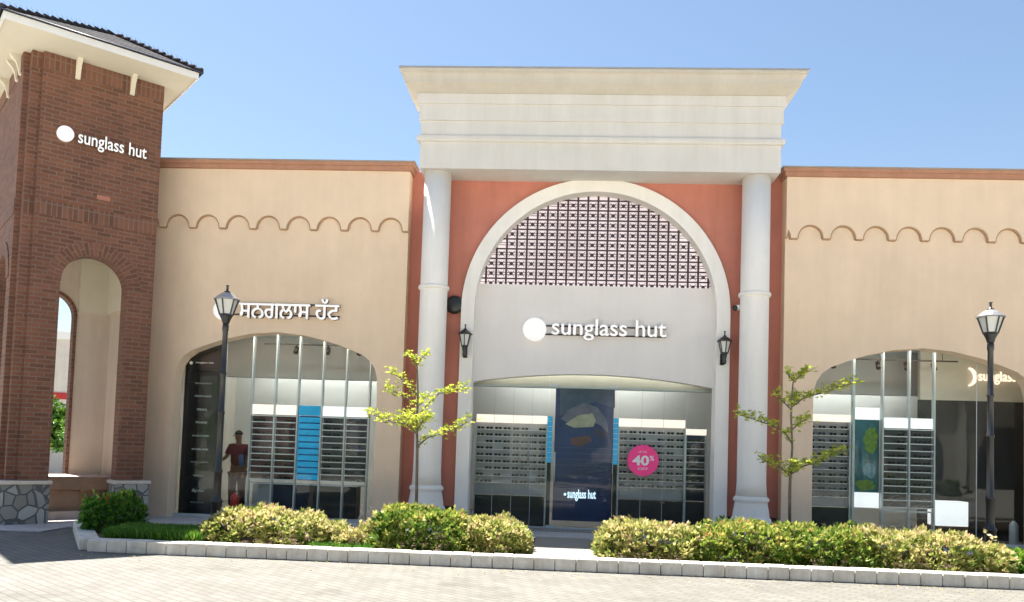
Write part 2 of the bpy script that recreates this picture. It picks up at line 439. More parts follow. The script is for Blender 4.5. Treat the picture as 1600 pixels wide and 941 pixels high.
# ------------------------------------------------------------ ground and setting
g = MB()
g.box(-150, 150, -150, 150, -.30, -.012)
tag(g.build('ground', GROUND), kind='structure')
tag(B('road', PAVE, None, -60, 60, -8.7, 0.0, -.2, 0.0), kind='structure')
tag(B('bounce_ground', BOUNCE, None, -60, 60, -35.0, -8.702, -.2, -.002), kind='structure')  # unseen ground made extra pale to bounce light onto the facade
# paved apron along the shop front
tag(B('pavement', APRON, None, -9.0, 13.0, -2.42, .355, .002, .022), kind='structure')
# planting bed soil
def bed(name, pts, z0, z1, mt):
    mb = MB(); n = len(pts)
    mb.face([(x, y, z1) for x, y in pts])
    for i in range(n):
        a = pts[i]; b = pts[(i+1) % n]
        mb.face([(a[0], a[1], z0), (b[0], b[1], z0), (b[0], b[1], z1), (a[0], a[1], z1)])
    return tag(mb.build(name, mt), kind='structure')
bed('planting_bed', [(-7.12, -4.80), (-1.06, -4.80), (-1.06, -2.44), (-8.35, -2.44), (-8.35, -2.95)], .001, .13, SOIL)
bed('planting_bed', [(-.17, -4.80), (13.0, -4.80), (13.0, -2.44), (-.17, -2.44)], .001, .13, SOIL)
tag(B('path', SLAB, None, -1.058, -.172, -4.80, -2.36, .001, .148), kind='structure')
# kerb of separate blocks
kb = MB(); rnd = random.Random(3)
x = -7.12
while x < 13:
    wd = .277
    dz = rnd.uniform(-.004, .004); dy = rnd.uniform(-.004, .004)
    kb.box(x+.004, x+wd-.004, -5.06+dy, -4.805, .001, .168+dz); x += wd
ax0 = Vector((-7.16, -4.93, 0)); dk = Vector((-.55, .835, 0)).normalized()
for k_ in range(9):
    c_ = ax0+dk*(.05+.277*k_+.13); ang = math.atan2(dk.y, dk.x)
    mb2 = MB().box(-.134, .134, -.125, .125, .001, .166+rnd.uniform(-.004, .004))
    M = Matrix.Translation(c_) @ Matrix.Rotation(ang, 4, 'Z')
    i0 = len(kb.v)
    kb.v += [tuple(M @ Vector(p)) for p in mb2.v]; kb.f += [[i+i0 for i in fc] for fc in mb2.f]
tag(kb.build('kerb', KERBM, bevel=.012), kind='structure')

# ------------------------------------------------------------ shop building
shop = empty('shop_building', (0, 0, 0), 0, 'tan and brick-red arcade shop front with cream columns, big arch and heavy cornice', 'building')
CX = -.13
def win_loop(cx, z0=.0):
    half = [(2.04, 2.70), (2.03, 2.88), (1.98, 3.06), (1.88, 3.21), (1.72, 3.33), (1.45, 3.44), (1.07, 3.57), (.55, 3.69)]
    return [(cx-2.04, z0)] + [(cx-a, b) for a, b in half] + [(cx, 3.74)] + [(cx+a, b) for a, b in reversed(half)] + [(cx+2.04, z0)]
def wall_with_window(x0, x1, cx, top=6.98):
    hl = win_loop(cx, .02)
    outer = [(x0, .02)] + hl + [(x1, .02), (x1, top), (x0, top)]
    return MB().plate([outer], -.25, .10).build('wall', TAN, shop)
WL, WR = -6.34, 6.13
wl = wall_with_window(-9.28, -3.80, WL); wl['label'] = 'tan stucco wall left of the big arch'
wr = wall_with_window(3.52, 12.4, WR); wr['label'] = 'tan stucco wall right of the big arch'
# scalloped bands
def scallops(x0, x1, first, flip=False):
    pts = [(x0, 6.979), (x1, 6.979), (x1, 5.80)]
    c = first; cs = []
    while c < x1+.3: cs.append(c); c += .614
    c = first-.614
    while c > x0-.3: cs.insert(0, c); c -= .614
    for c in reversed(cs):
        a = [(px, pz) for px, pz in arc(c, 5.80, .247, 0, 180, 14)]
        a = [(px, 5.80+(pz-5.80)*1.05) for px, pz in a if x0 < px < x1]
        pts += a
    pts.append((x0, 5.80))
    bd = MB().plate([pts], -.315, -.2502).build('scalloped_band', TAN, shop)
    ln = pts[2:]; tm = MB()  # strip along the scallops, standing in for the shade line under the band
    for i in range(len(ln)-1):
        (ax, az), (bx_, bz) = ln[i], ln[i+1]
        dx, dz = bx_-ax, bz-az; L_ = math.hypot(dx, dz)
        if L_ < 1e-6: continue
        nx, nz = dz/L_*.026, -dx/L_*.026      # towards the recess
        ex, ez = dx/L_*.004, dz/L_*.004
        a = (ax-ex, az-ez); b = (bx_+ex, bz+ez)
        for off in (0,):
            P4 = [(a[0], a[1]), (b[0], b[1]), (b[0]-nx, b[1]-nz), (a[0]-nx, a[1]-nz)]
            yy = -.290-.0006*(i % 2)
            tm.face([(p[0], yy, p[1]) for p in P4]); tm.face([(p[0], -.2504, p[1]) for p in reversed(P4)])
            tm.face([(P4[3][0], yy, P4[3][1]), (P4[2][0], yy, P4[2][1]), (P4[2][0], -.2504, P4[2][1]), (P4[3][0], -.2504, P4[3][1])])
    tm.build('scallop_shade_line', SCSHADE, bd)
    return bd
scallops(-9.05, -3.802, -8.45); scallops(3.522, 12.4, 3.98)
# copings
for x0, x1, s0, s1 in ((-9.28, -3.80, 0, 1), (3.52, 12.4, 1, 0)):
    mb = MB().sweep3(x0+.001, x1-.001, -.318, .12, [(.0, 6.98), (.045, 6.99), (.05, 7.06), (.085, 7.075), (.095, 7.13), (.0, 7.14)])
    cp = mb.build('coping', SALMON, shop)
    MB().sweep3(x0, x1, -.318, .12, [(.10, 7.131), (.11, 7.135), (.11, 7.16), (.0, 7.165)]).build('flashing', COPTOP, cp)
# red centre wall, arch cut out
AC, AR, AZ = -.09, 2.63, 4.34
outer = [(-3.84, .02), (AC-2.5, .02), (AC-2.5, AZ)] + [p for p in reversed(arc(AC, AZ, 2.5, 0, 180, 40))][1:-1] + [(AC+2.5, AZ), (AC+2.5, .02), (3.56, .02), (3.56, 7.08), (-3.84, 7.08)]
rw = MB().plate([outer], 0, .35).build('wall', RED, shop); rw['label'] = 'brick-red stucco centre wall around the arch'
tk = B('skirting', DARK, rw, -3.79, AC-2.64, -.02, -.001, .03, .42); B('skirting', DARK, rw, AC+2.64, 3.51, -.02, -.001, .03, .42)
# cream arch surround
ol = [(AC-AR, .02), (AC-AR, AZ)] + [p for p in reversed(arc(AC, AZ, AR, 0, 180, 56))][1:-1] + [(AC+AR, AZ), (AC+AR, .02)]
IR = 2.37
il = [(AC+IR, .02), (AC+IR, AZ)] + arc(AC, AZ, IR, 0, 180, 56)[1:-1] + [(AC-IR, AZ), (AC-IR, .02)]
MB().plate([ol+il], -.10, .26).build('arch_surround', CREAM, shop, bevel=.008)
# recessed sign panel
n = 18
bot = [(AC-IR-.001 + (2*IR+.002)*i/n, 2.90+.21*math.sin(math.pi*i/n)**.85) for i in range(n+1)]
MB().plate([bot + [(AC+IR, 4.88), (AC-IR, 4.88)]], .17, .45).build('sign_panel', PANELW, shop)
# opal sheet behind lattice
tri = [(AC+2.46*math.cos(R(a)), AZ+2.46*math.sin(R(a))) for a in range(10, 171, 4)]
MB().plate([tri], .31, .316).build('opal_sheet', OPAL, shop)
# lattice screen
lm = MB()
def inside(x, z, m_=.0): return (x-AC)**2+(z-AZ)**2 < (IR-m_)**2 and z > 4.88
P_ = .2015
ys, ye = .20, .222
def clipx(z):
    d = IR*IR-(z-AZ)**2
    return math.sqrt(d) if d > 0 else 0
k = -12
xs = [AC+.03+P_*i for i in range(-12, 13)]
zs = [4.905+P_*i for i in range(0, 10)]
for x in xs:
    d = IR*IR-(x-AC)**2
    if d > 0:
        zt = AZ+math.sqrt(d)
        if zt > 4.92: lm.box(x-.020, x+.020, ys, ye, 4.875, zt)
for z in zs:
    h = clipx(z)
    if h > .1: lm.box(AC-h, AC+h, ys+.001, ye-.001, z+.10-.014, z+.10+.014)
for z in zs:
    h = clipx(z)
    if h > .1:
        for dz in (-.022, .022): lm.box(AC-h, AC+h, ys+.004, ye-.004, z+dz-.005, z+dz+.005)
    for x in xs:
        cx_ = x+P_/2
        if inside(cx_, z, .05):
            lm.lathe([(.0, 0), (.001, 0)], 0, 0, 3) if False else None
            rg = []
            for yy, rr in ((ys-.004, .037), (ye+.002, .037)):
                rg.append([(cx_+rr*math.cos(math.pi/8+math.pi*q/4), yy, z+rr*math.sin(math.pi/8+math.pi*q/4)) for q in range(8)])
            lm.grid(rg, smooth=False)
            for ax_, az_ in ((1, 1), (-1, 1), (1, -1), (-1, -1)):
                a = Vector((cx_+ax_*.03, (ys+ye)/2, z+az_*.03)); b = Vector((cx_+ax_*.062, (ys+ye)/2, z+az_*.058))
                lm.tube(a, b, .008, n=4, smooth=False)
lm.build('lattice_screen', LATS, shop)
# bays either side of the arch
# entablature
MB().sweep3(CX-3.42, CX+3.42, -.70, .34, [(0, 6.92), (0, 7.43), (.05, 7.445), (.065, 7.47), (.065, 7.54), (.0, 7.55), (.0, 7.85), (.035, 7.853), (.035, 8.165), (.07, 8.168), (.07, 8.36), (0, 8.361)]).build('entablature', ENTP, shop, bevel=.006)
pf = [(.08, 8.362), (.10, 8.37), (.25, 8.47), (.27, 8.48)]
for i in range(7):
    a = i/6
    pf.append((.28+.08*(1-math.cos(a*math.pi/2)), 8.49+.17*math.sin(a*math.pi/2)*1.0))
pf += [(.375, 8.67), (.375, 8.715)]
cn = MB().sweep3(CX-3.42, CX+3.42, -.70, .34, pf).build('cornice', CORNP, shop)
MB().sweep3(CX-3.42, CX+3.42, -.70, .34, [(.38, 8.716), (.395, 8.72), (.395, 8.742), (.37, 8.75)]).build('flashing', LEAD, cn)
# columns
for cx in (-3.235, 2.93):
    col = MB().lathe([(.285, .84), (.268, 1.1), (.266, 4.62), (.262, 6.92)], cx, -.36, 48).build('column', CREAM, shop)
    MB().lathe([(.262, 4.615), (.295, 4.625), (.305, 4.66), (.295, 4.695), (.262, 4.705)], cx, -.36, 48).build('collar', CREAM, col)
    b = MB().lathe([(.36, .34), (.375, .37), (.365, .42), (.335, .46), (.335, .50), (.318, .60), (.300, .70), (.300, .735), (.325, .75), (.33, .785), (.315, .815), (.285, .84)], cx, -.36, 48).build('column_base', CREAM, col)
    B('plinth', CREAM, b, cx-.40, cx+.40, -.76, .0-.001, .022, .34, bevel=.01)
# roof slab and parapet back so light does not leak into the shop
B('roof', GROUND, shop, -9.2, 12.4, .36, 9.0, 4.3, 4.5)
B('back_wall', PALEW, shop, -9.2, 12.4, 9.0, 9.3, 0, 4.5)
B('side_wall', PALEW, shop, -9.28, -9.0, .36, 9.0, 0, 4.3)
B('side_wall', PALEW, shop, 12.15, 12.4, .10, 9.0, 0, 4.3)
# upstand behind tan walls
B('floor', INTF, shop, -9.0, 12.15, .36, 9.0, 0.0, .03)
B('threshold', SLAB, shop, AC-IR, AC+IR, -.25, .359, .0225, .028)
B('ceiling', INTW, shop, -9.0, 12.15, .46, 9.0, 3.92, 3.96)
B('interior_wall', INTW, shop, -9.0, 12.15, 4.4, 4.5, .03, 3.92)
for x in (-3.75, 3.45): B('partition', INTG, shop, x, x+.1, .47, 4.4, .03, 3.92)
B('bulkhead', INTG, shop, -8.98, -3.76, 1.9, 2.1, 3.0, 3.92)
B('bulkhead', INTG, shop, 3.56, 12.1, 1.9, 2.1, 3.0, 3.92)
B('bulkhead', BULK, shop, -3.6, 3.4, .62, .9, 2.86, 3.92)

# glazing of arched windows
def window(cx, mull):
    lp = win_loop(cx, .05)
    fr = MB().plate([[(cx-2.06, .024), (cx+2.06, .024), (cx+2.06, .08), (cx-2.06, .08)]], .02, .10)
    wn = fr.build('window', STEEL, shop)
    MB().plate([[(a, b) for a, b in lp]], .085, .093).build('pane', GLASS, wn)
    for mx in mull:
        B('glass_joint', STEEL, wn, mx-.006, mx+.006, .078, .084, .081, 3.5)
    return wn
window(WL, (-7.5,)); window(WR, (7.28,))
# entrance glazing
gd = MB().box(AC-IR, AC+IR, .33, .43, .027, .05).build('glass_front', STEEL, shop)
seams = [AC-IR, -.93, .44, AC+IR]
for i in range(3):
    a, b = seams[i]+.006, seams[i+1]-.006
    nm = 'glass_door' if i == 1 else 'pane'
    gp = MB().box(a, b, .36, .370, .06, 3.15 if True else 0).build(nm, GLASS, gd)
    if i == 1:
        for zz in (2.86, .04): 
            B('patch_fitting', STEEL, gp, a+.0, a+.16, .34, .39, zz, zz+.045)
            B('patch_fitting', STEEL, gp, b-.16, b, .34, .39, zz, zz+.045)
        MB().tube((a+.14, .30, .95), (a+.14, .30, 1.55), .014).tube((a+.14, .30, 1.0), (a+.14, .36, 1.0), .01).tube((a+.14, .30, 1.5), (a+.14, .36, 1.5), .01).build('handle', STEEL, gp)
for x in (-2.02, -1.64, -1.26, .93, 1.36, 1.8):
    B('glass_joint', STEEL, gd, x-.004, x+.004, .350, .358, .06, 2.86)
B('head_rail', STEEL, gd, AC-IR, AC+IR, .40, .43, 2.84, 2.87)

# ------------------------------------------------------------ tower gateway (rotated 43 degrees)
TA = R(43.2)
tw = empty('brick_tower', (-10.08, -2.54, 0), TA, 'red brick gateway tower with stone base, arched openings and grey tiled hip roof', 'tower')
def swap(mb):      # plate built in XZ -> YZ
    mb.v = [(y, x, z) for x, y, z in mb.v]; mb.f = [list(reversed(q)) for q in mb.f]; return mb
def arched(x0, x1, z0, z1, ax, ar, az, bot):
    return [(x0, bot), (ax-ar, bot), (ax-ar, az)] + [p for p in reversed(arc(ax, az, ar, 0, 180, 24))][1:-1] + [(ax+ar, az), (ax+ar, bot), (x1, bot), (x1, z1), (x0, z1)]
TZ = 8.33
MB().plate([arched(.17, 2.20, 0, TZ, 1.185, .55, 4.30, .74)], .05, .15).build('brick_wall', BRICK, tw)
MB().plate([arched(.0, 2.20, 0, TZ, 1.185, .55, 4.30, .74)], .1502, .42).build('brick_wall', BRICK, tw)
swap(MB().plate([arched(.4202, 3.30, 0, TZ, 1.25, .50, 4.33, .74)], .0, .32)).build('brick_wall', BRICK, tw)
swap(MB().plate([arched(.33, 3.17, 0, TZ, 1.25, .502, 4.33, .74)], -.09, -.0003)).build('brick_wall', BRICK, tw)
swap(MB().plate([[(.4202, .74), (2.30, .74), (2.30, TZ), (.4202, TZ)]], 1.9498, 2.1998)).build('brick_wall', BRICK, tw)
MB().plate([arched(.3202, 1.9498, 0, TZ, .82, .46, 3.95, .03)], 2.02, 2.298).build('brick_wall', BRICK, tw)
# plaster linings
MB().plate([arched(.3202, 1.9298, 0, 5.7, .82, .46, 3.95, .03)], 1.998, 2.0198).build('plaster_lining', PLAST, tw)
swap(MB().plate([[(.4204, .03), (1.9978, .03), (1.9978, 5.7), (.4204, 5.7)]], 1.93, 1.9498)).build('plaster_lining', PLAST, tw)
B('lintel_beam', SOFF, tw, 1.84, 1.9296, .4206, 1.9976, 4.05, 5.4)
B('lintel_beam', SOFF, tw, 1.33, 1.8398, 1.90, 1.9976, 4.05, 5.4)
B('ceiling', SOFF, tw, .3202, 1.9498, .4206, 2.0196, 5.42, 5.5)
# arch rings with radial bricks
def ring(mt, parent, cx, cz, r0, r1, y0, y1, sw=False, a0=0, a1=180, n=36):
    mb = MB()
    for i in range(n):
        t0, t1 = R(a0+(a1-a0)*i/n), R(a0+(a1-a0)*(i+1)/n); rm = (r0+r1)/2
        p = lambda rr, t, yy: (cx+rr*math.cos(t), yy, cz+rr*math.sin(t))
        u = [(0, t0*rm), (r1-r0, t0*rm), (r1-r0, t1*rm), (0, t1*rm)]
        mb.face([p(r0, t0, y0), p(r1, t0, y0), p(r1, t1, y0), p(r0, t1, y0)], u)
        mb.face([p(r1, t0, y0), p(r1, t0, y1), p(r1, t1, y1), p(r1, t1, y0)], [(0, t0*rm), (.03, t0*rm), (.03, t1*rm), (0, t1*rm)])
        mb.face([p(r0, t0, y0), p(r0, t1, y0), p(r0, t1, y1), p(r0, t0, y1)], [(0, t0*rm), (0, t1*rm), (.25, t1*rm), (.25, t0*rm)])
    if sw: mb.v = [(y, x, z) for x, y, z in mb.v]
    return mb.build('brick_arch', mt, parent)
ring(BRICK, tw, 1.185, 4.30, .548, .785, .032, .14)
swap  # side
ring(BRICK, tw, 1.25, 4.33, .50, .735, -.108, -.02, sw=True)
ring(BRICK, tw, .82, 3.95, .448, .51, 1.985, 2.25)
swap(MB().box(.90, .97, 1.992, 1.9976+.02, .74, 4.05)) if False else None
B('brick_jamb', BRICK, tw, 1.268, 1.325, 1.985, 2.2, .03, 3.95)
for z0, z1 in ((5.43, 5.70), (8.04, 8.328)):
    B('soldier_course', BRICKV, tw, .172, 2.198, .036, .0498, z0, z1)
    B('soldier_course', BRICKV, tw, .002, .168, .138, .1500, z0, z1)
    B('soldier_course', BRICKV, tw, -.104, -.0902, .335, 3.165, z0, z1)
# projecting odd brick on the front
B('pale_brick', mat('pale_brick_face', (.42, .17, .12), .8, var=.1), tw, 1.14, 1.36, .044, .0498, 5.90, 5.98)
# stone base
for x0, x1 in ((-.10, .66), (1.70, 2.30)):
    B('stone_base', STONE, tw, x0, x1, 0, .44, .002, .70); B('stone_cap', CAPST, tw, x0-.03, x1+.03, -.035, .45, .701, .765, bevel=.012)
for y0, y1 in ((.4405, .75), (1.75, 3.33)):
    B('stone_base', STONE, tw, -.10, .36, y0, y1, .002, .70); B('stone_cap', CAPST, tw, -.13, .37, y0+.012, y1+.03, .701, .765, bevel=.012)
B('stone_base', STONE, tw, 1.93, 2.30, .4405, 2.33, .002, .70)
# eaves
EX0, EX1, EY0, EY1, EZ = -.57, 2.56, -.80, 3.90, 8.335
B('soffit', SOFF, tw, EX0+.02, EX1-.02, EY0+.02, EY1-.02, EZ, EZ+.05)
MB().sweep3(.17, 2.25, .05, 1.0, [(0, 8.22), (.10, 8.30), (.10, 8.334), (0, 8.3345)]) if False else None
fa = MB()
fa.box(EX0, EX1, EY0, EY0+.02, EZ-.02, EZ+.10); fa.box(EX0, EX0+.02, EY0+.0202, EY1, EZ-.02, EZ+.10)
fa.box(EX1-.02, EX1, EY0+.0202, EY1, EZ-.02, EZ+.10); fa.box(EX0+.0202, EX1-.0202, EY1-.02, EY1, EZ-.02, EZ+.10)
fa.build('fascia', WHITE, tw)
AP = Vector((1.55, 1.35, 9.62))
rb = MB(); c4 = [Vector((EX0-.05, EY0-.05, EZ+.105)), Vector((EX1+.05, EY0-.05, EZ+.105)), Vector((EX1+.05, EY1+.05, EZ+.105)), Vector((EX0-.05, EY1+.05, EZ+.105))]
for i in range(4):
    a, b = c4[i], c4[(i+1) % 4]; e = (b-a).normalized(); L = (b-a).length
    t = (AP-a).dot(e); h = (AP-a-e*t).length
    rb.face([a, b, AP], [(0, 0), (L, 0), (t, h)])
rb.face(list(reversed(c4)), [(0, 0)]*4)
rf = rb.build('roof', TILE, tw)
dr = MB()
for i in range(4):
    a, b = c4[i], c4[(i+1) % 4]
    dr.tube(a, b, .022 if i != 0 else .012, n=6)
dr.build('drip_edge', DRIP, rf)
rg = MB()
for c in c4:
    d = (AP-c); n = int(d.length/.22); dn = d.normalized()
    for i in range(n):
        p = c+dn*(.22*i+.02); q = p+dn*.25+Vector((0, 0, .0)); p = p+Vector((0, 0, .045))
        rg.tube(p, q, .042, .030, n=6, smooth=False)
rg.build('hip_tiles', TILED, rf)
sp = MB()
for c in c4:
    d = (AP-c); n = int(d.length/.14); dn = d.normalized()
    for i in range(1, n):
        p = c+dn*(.14*i)+Vector((0, 0, .03)); sp.tube(p, p+Vector((-.05, .0, .10)), .006, .003, n=4, smooth=False); sp.build('bird_spike', CAPGREY, rf); sp = MB()
# eaves brackets
def bracket(side, pos):
    mb = MB(); w_ = .04
    pr = [(0, 7.99), (.035, 8.0), (.05, 8.10), (.09, 8.21), (.17, 8.29), (.19, 8.334), (0, 8.334)]
    if side == 0:
        A = [(pos-w_, .05-o, z) for o, z in pr]; C = [(pos+w_, .05-o, z) for o, z in pr]
    else:
        A = [(-.09-o, pos-w_, z) for o, z in pr]; C = [(-.09-o, pos+w_, z) for o, z in pr]
    mb.face(A); mb.face(list(reversed(C)))
    for i in range(len(pr)):
        j = (i+1) % len(pr); mb.face([A[i], A[j], C[j], C[i]])
    mb.build('bracket', SOFF, tw)
for q in (.71, 1.63): bracket(0, q)
for q in (.60, .95, 1.9): bracket(1, q)
# paved floor inside the gateway
tag(B('gateway_floor', APRON, None, 0, 0.1, 0, .1, 0, .01), kind='structure'); bpy.data.objects.remove(bpy.data.objects['gateway_floor'])
def tworld(x, y, z=0):
    v = Matrix.Rotation(TA, 4, 'Z') @ Vector((x, y, z)); return (v.x-10.08, v.y-2.54, z)
# bench planter inside the tower
pl_ = empty('planter', tworld(1.15, 1.35), TA, 'tan stepped masonry planter standing inside the brick gateway', 'planter')
B('base_step', PINKST, pl_, -.72, .45, -.62, .5, .002, .16, bevel=.01)
B('planter_box', TERRA, pl_, -.55, .20, -.42, .45, .161, .54, bevel=.01)
B('planter_rim', TERRA, pl_, -.62, .66, -.5, .48, .541, .78, bevel=.015)
B('rim_cap', PINKST, pl_, -.64, .68, -.52, .50, .781, .80)
tag(B('pavement', APRON, None, -14, -9.01, -3.2, 6, .002, .018), kind='structure')

# tower sign
def logo_sign(name, loc, rz, label, disc, dr_, tx0, tx1, tz0, tz1, rails, txt='sunglass hut', space=1.0, weight=.012, dep=.08, mats=(SIGNW, SIGNW), off=.09, flat=False):
    s = empty(name, loc, rz, label, 'shop sign')
    mb = MB(); rg = []
    for yy in (-off, 0): rg.append([(disc[0]+dr_*math.cos(2*math.pi*k/40), yy, disc[1]+dr_*math.sin(2*math.pi*k/40)) for k in range(40)])
    mb.grid(rg, smooth=False); mb.build('disc', mats[0], s, bevel=.006)
    text_mesh('lettering', txt, mats[1], s, tx0, tx1, tz0, tz1, -off+dep, dep, weight, space=space, res=12 if flat else 6, side=SIGNR, flat=flat)
    for z in rails: B('mounting_rail', DARK, s, disc[0]+dr_*.6, tx1, -.022, -.002, z-.014, z+.014)
    return s
s1 = logo_sign('shop_sign', tworld(0, .034), TA, 'white sunglass hut lettering and disc high on the brick tower', (.56, 6.93), .135, .76, 1.92, 6.74, 7.05, (), dep=.05)
s2 = logo_sign('shop_sign', (0, .168, 0), 0, 'white sunglass hut lettering and disc over the entrance', (-1.26, 3.97), .235, -.92, 1.34, 3.77, 4.20, (4.055, 3.885))
s3 = logo_sign('shop_sign', (0, -.252, 0), 0, 'white Punjabi lettering and disc above the left window', (-7.42, 4.14), .20, -7.10, -5.10, 4.00, 4.40, (4.29, 4.07), txt='\u0a38\u0a28\u0a17\u0a32\u0a3e\u0a38 \u0a39\u0a71\u0a1f', weight=0, flat=True)
for ddx, ddz, ddy in ((.012, -.008, .0007), (-.006, .004, .0013)):
    text_mesh('lettering', '\u0a38\u0a28\u0a17\u0a32\u0a3e\u0a38 \u0a39\u0a71\u0a1f', SIGNW, s3, -7.10+ddx, -5.10+ddx, 4.00+ddz, 4.40+ddz, -.01-ddy+.0026, .08, 0, res=12, side=SIGNR, flat=True)

# ------------------------------------------------------------ shop displays
rk = random.Random(9)
gl0 = None
def sunglasses(loc, label, group):
    global gl0
    if gl0 is None:
        mb = MB()
        for s_ in (-1, 1):
            rgs = []
            for yy, k in ((-.004, .92), (0, 1), (.004, .92)):
                rgs.append([(s_*.033+.029*k*math.copysign(abs(math.cos(a))**.75, math.cos(a)), yy, .023*k*math.copysign(abs(math.sin(a))**.8, math.sin(a))) for a in [2*math.pi*q/12 for q in range(12)]])
            mb.grid(rgs, smooth=False)
            mb.tube((s_*.062, 0, .010), (s_*.060, .09, .004), .003, n=4)
        mb.tube((-.008, 0, .008), (.008, 0, .008), .004, n=5)
        o = mb.build('sunglasses', LENS); gl0 = o
    else:
        o = gl0.copy(); COL.objects.link(o)
    o.location = loc; o.scale = (1.12, 1, 1.12)
    tag(o, label, 'sunglasses', group); return o
def post_h(cx, x):       # height under the arch
    return 3.72-.05*abs(x-cx)-.03*(x-cx)**2
def rack(label, xs_, y, ztop, bays, hz, sz0, sz1, nsh, cx, gl):
    t = empty('display_rack', ((xs_[0]+xs_[-1])/2, y, .03), 0, label, 'display rack'); ox = t.location.x
    for x in xs_:
        B('post', STEEL, t, x-ox-.018, x-ox+.018, -.05, .05, 0, ztop, bevel=.004)
        B('post_edge', WHITE, t, x-ox-.006, x-ox+.006, -.058, -.0505, 0, ztop)
    for i, (bm_, hm) in enumerate(bays):
        a, b = xs_[i]-ox+.03, xs_[i+1]-ox-.03
        if bm_ is None: continue
        if hm is not None: B('header', hm, t, a, b, -.03, .03, hz[0]-.03, hz[1]-.03)
        B('backing', BLUED if bm_ is BLUE else bm_, t, a, b, .02, .03, sz0-.03, hz[0]-.04)
        for k in range(nsh+1):
            z = sz0-.03+(hz[0]-.06-sz0+.03)*k/nsh
            if bm_ is BLUE:
                B('slat', BLUE, t, a, b, -.03, .01, z+.02, z+(hz[0]-sz0)/nsh-.012) if k < nsh else None
            else: B('shelf', SHELF, t, a, b, -.06, .019, z-.009, z+.009)
        B('lower_bracket', STEEL, t, a, b, -.02, .02, sz0-.12, sz0-.09)
        if bm_ is not BLUE:
            for k in range(nsh):
                z = sz0-.03+(hz[0]-.06-sz0+.03)*k/nsh
                for q_ in (.3, .7):
                    if rk.random() < .15: continue
                    sunglasses((ox+a+(b-a)*q_, y-.05, .03+z+.009+.026), *gl)
    return t
rack('steel shelving rack with maroon, bright blue and dark bays behind the left window', [-7.05, -6.56, -6.08, -5.58, -5.09, -4.60], .46, 3.88,
     [(MAROON, LIGHTBOX), (MAROON, LIGHTBOX), (BLUE, BLUE), (SMOKE, LIGHTBOXW), (DKBLUE, LIGHTBOXW)], (2.13, 2.33), .80, 2.1, 10, WL, ('pair of dark sunglasses on the steel rack in the left window', 'sunglasses on the left window rack'))
rack('steel shelving rack with smoky bays behind the right window', [5.66, 6.17, 6.65], .46, 3.88,
     [(SMOKE, LIGHTBOXW), (SMOKE, LIGHTBOXW)], (2.24, 2.44), .68, 2.2, 11, WR, ('pair of dark sunglasses on the smoky bays in the right window', 'sunglasses on the right window rack'))
# cabinets under left rack
for (x, wdt, mt, lab) in ((-6.83, .40, INTG, 'pale grey cabinet below the leftmost rack bay in the left window'), (-5.3, .9, DARK, 'dark cabinet below the rack bays in the left window'), (-6.22, .74, DKBLUE, 'navy cabinet below the blue rack bay in the left window')):
    c = empty('cabinet', (x, .85, .03), 0, lab, 'cabinet'); B('body', mt, c, -wdt/2, wdt/2, -.2, .2, .04, .66, bevel=.006); B('top', SHELF, c, -wdt/2-.01, wdt/2+.01, -.21, .21, .661, .68); B('kick_plate', DARK, c, -wdt/2+.02, wdt/2-.02, -.18, .18, 0, .039)

def wall_unit(name_label, x0, x1, y, ztop, hz0, hz1, nrow, ncol, pitch, gl_label, group, header=LIGHTBOX, skip=None, back=SHELFB):
    t = empty('display_unit', ((x0+x1)/2, y, .03), 0, name_label, 'display unit'); hw = (x1-x0)/2
    B('header', header, t, -hw, hw, -.08, .06, hz0-.03, hz1-.03)
    B('back_panel', back, t, -hw, hw, .03, .05, .62, hz0-.035)
    for s_ in (-1, 1): B('side_panel', STEEL, t, s_*hw-.012, s_*hw+.012, -.07, .06, 0, hz0-.032)
    B('plinth', DARK, t, -hw+.013, hw-.013, -.05, .06, .0, .60)
    for r_ in range(nrow):
        z = hz0-.14-pitch*r_
        B('shelf', SHELF, t, -hw+.013, hw-.013, -.06, .0295, z-.04, z-.028)
        for c_ in range(ncol):
            if skip and skip(r_, c_): continue
            sunglasses((x0+(x1-x0)*(c_+.5)/ncol, y-.035, z+.03-.028+.026), gl_label, group)
    return t
rs = random.Random(5)
wall_unit('pale shelving unit with rows of sunglasses left of the glass door', -2.40, -.96, .62, 2.3, 2.11, 2.27, 9, 8, .135,
          'pair of dark sunglasses on the pale shelves left of the glass door', 'sunglasses left of the door', skip=lambda a, b: rs.random() < .06)
wall_unit('pale shelving unit with rows of sunglasses right of the glass door', .50, 1.82, .62, 2.3, 2.11, 2.27, 9, 7, .135,
          'pair of dark sunglasses on the pale shelves right of the glass door', 'sunglasses right of the door', skip=lambda a, b: rs.random() < .08)
wall_unit('narrow dark shelving unit at the right end of the entrance glass', 1.86, 2.26, .70, 2.3, 1.98, 2.10, 8, 2, .135,
          'pair of dark sunglasses on the narrow unit at the right end of the entrance', 'sunglasses on the narrow unit', back=DKBLUE, header=LIGHTBOX)
wall_unit('grey shelving unit with sunglasses at the left end of the right window', 4.18, 5.04, .52, 2.5, 2.33, 2.47, 11, 4, .135,
          'pair of dark sunglasses on the grey unit in the right window', 'sunglasses in the right window', back=mat('grey_backing', (.28, .28, .30), .5), skip=lambda a, b: rs.random() < .05)
# blue side strips beside the door
for x, lab in ((-.90, 'narrow bright blue slatted panel left of the glass door'), (.44, 'narrow bright blue slatted panel right of the glass door')):
    t = empty('blue_panel', (x, .60, .03), 0, lab, 'panel')
    B('stand', DARK, t, -.04, .04, 0, .03, 0, 1.3)
    mb = MB()
    for k in range(9): mb.box(-.05, .05, -.02, .03, 1.302+.105*k, 1.302+.105*k+.095)
    mb.build('slats', BLUE, t)

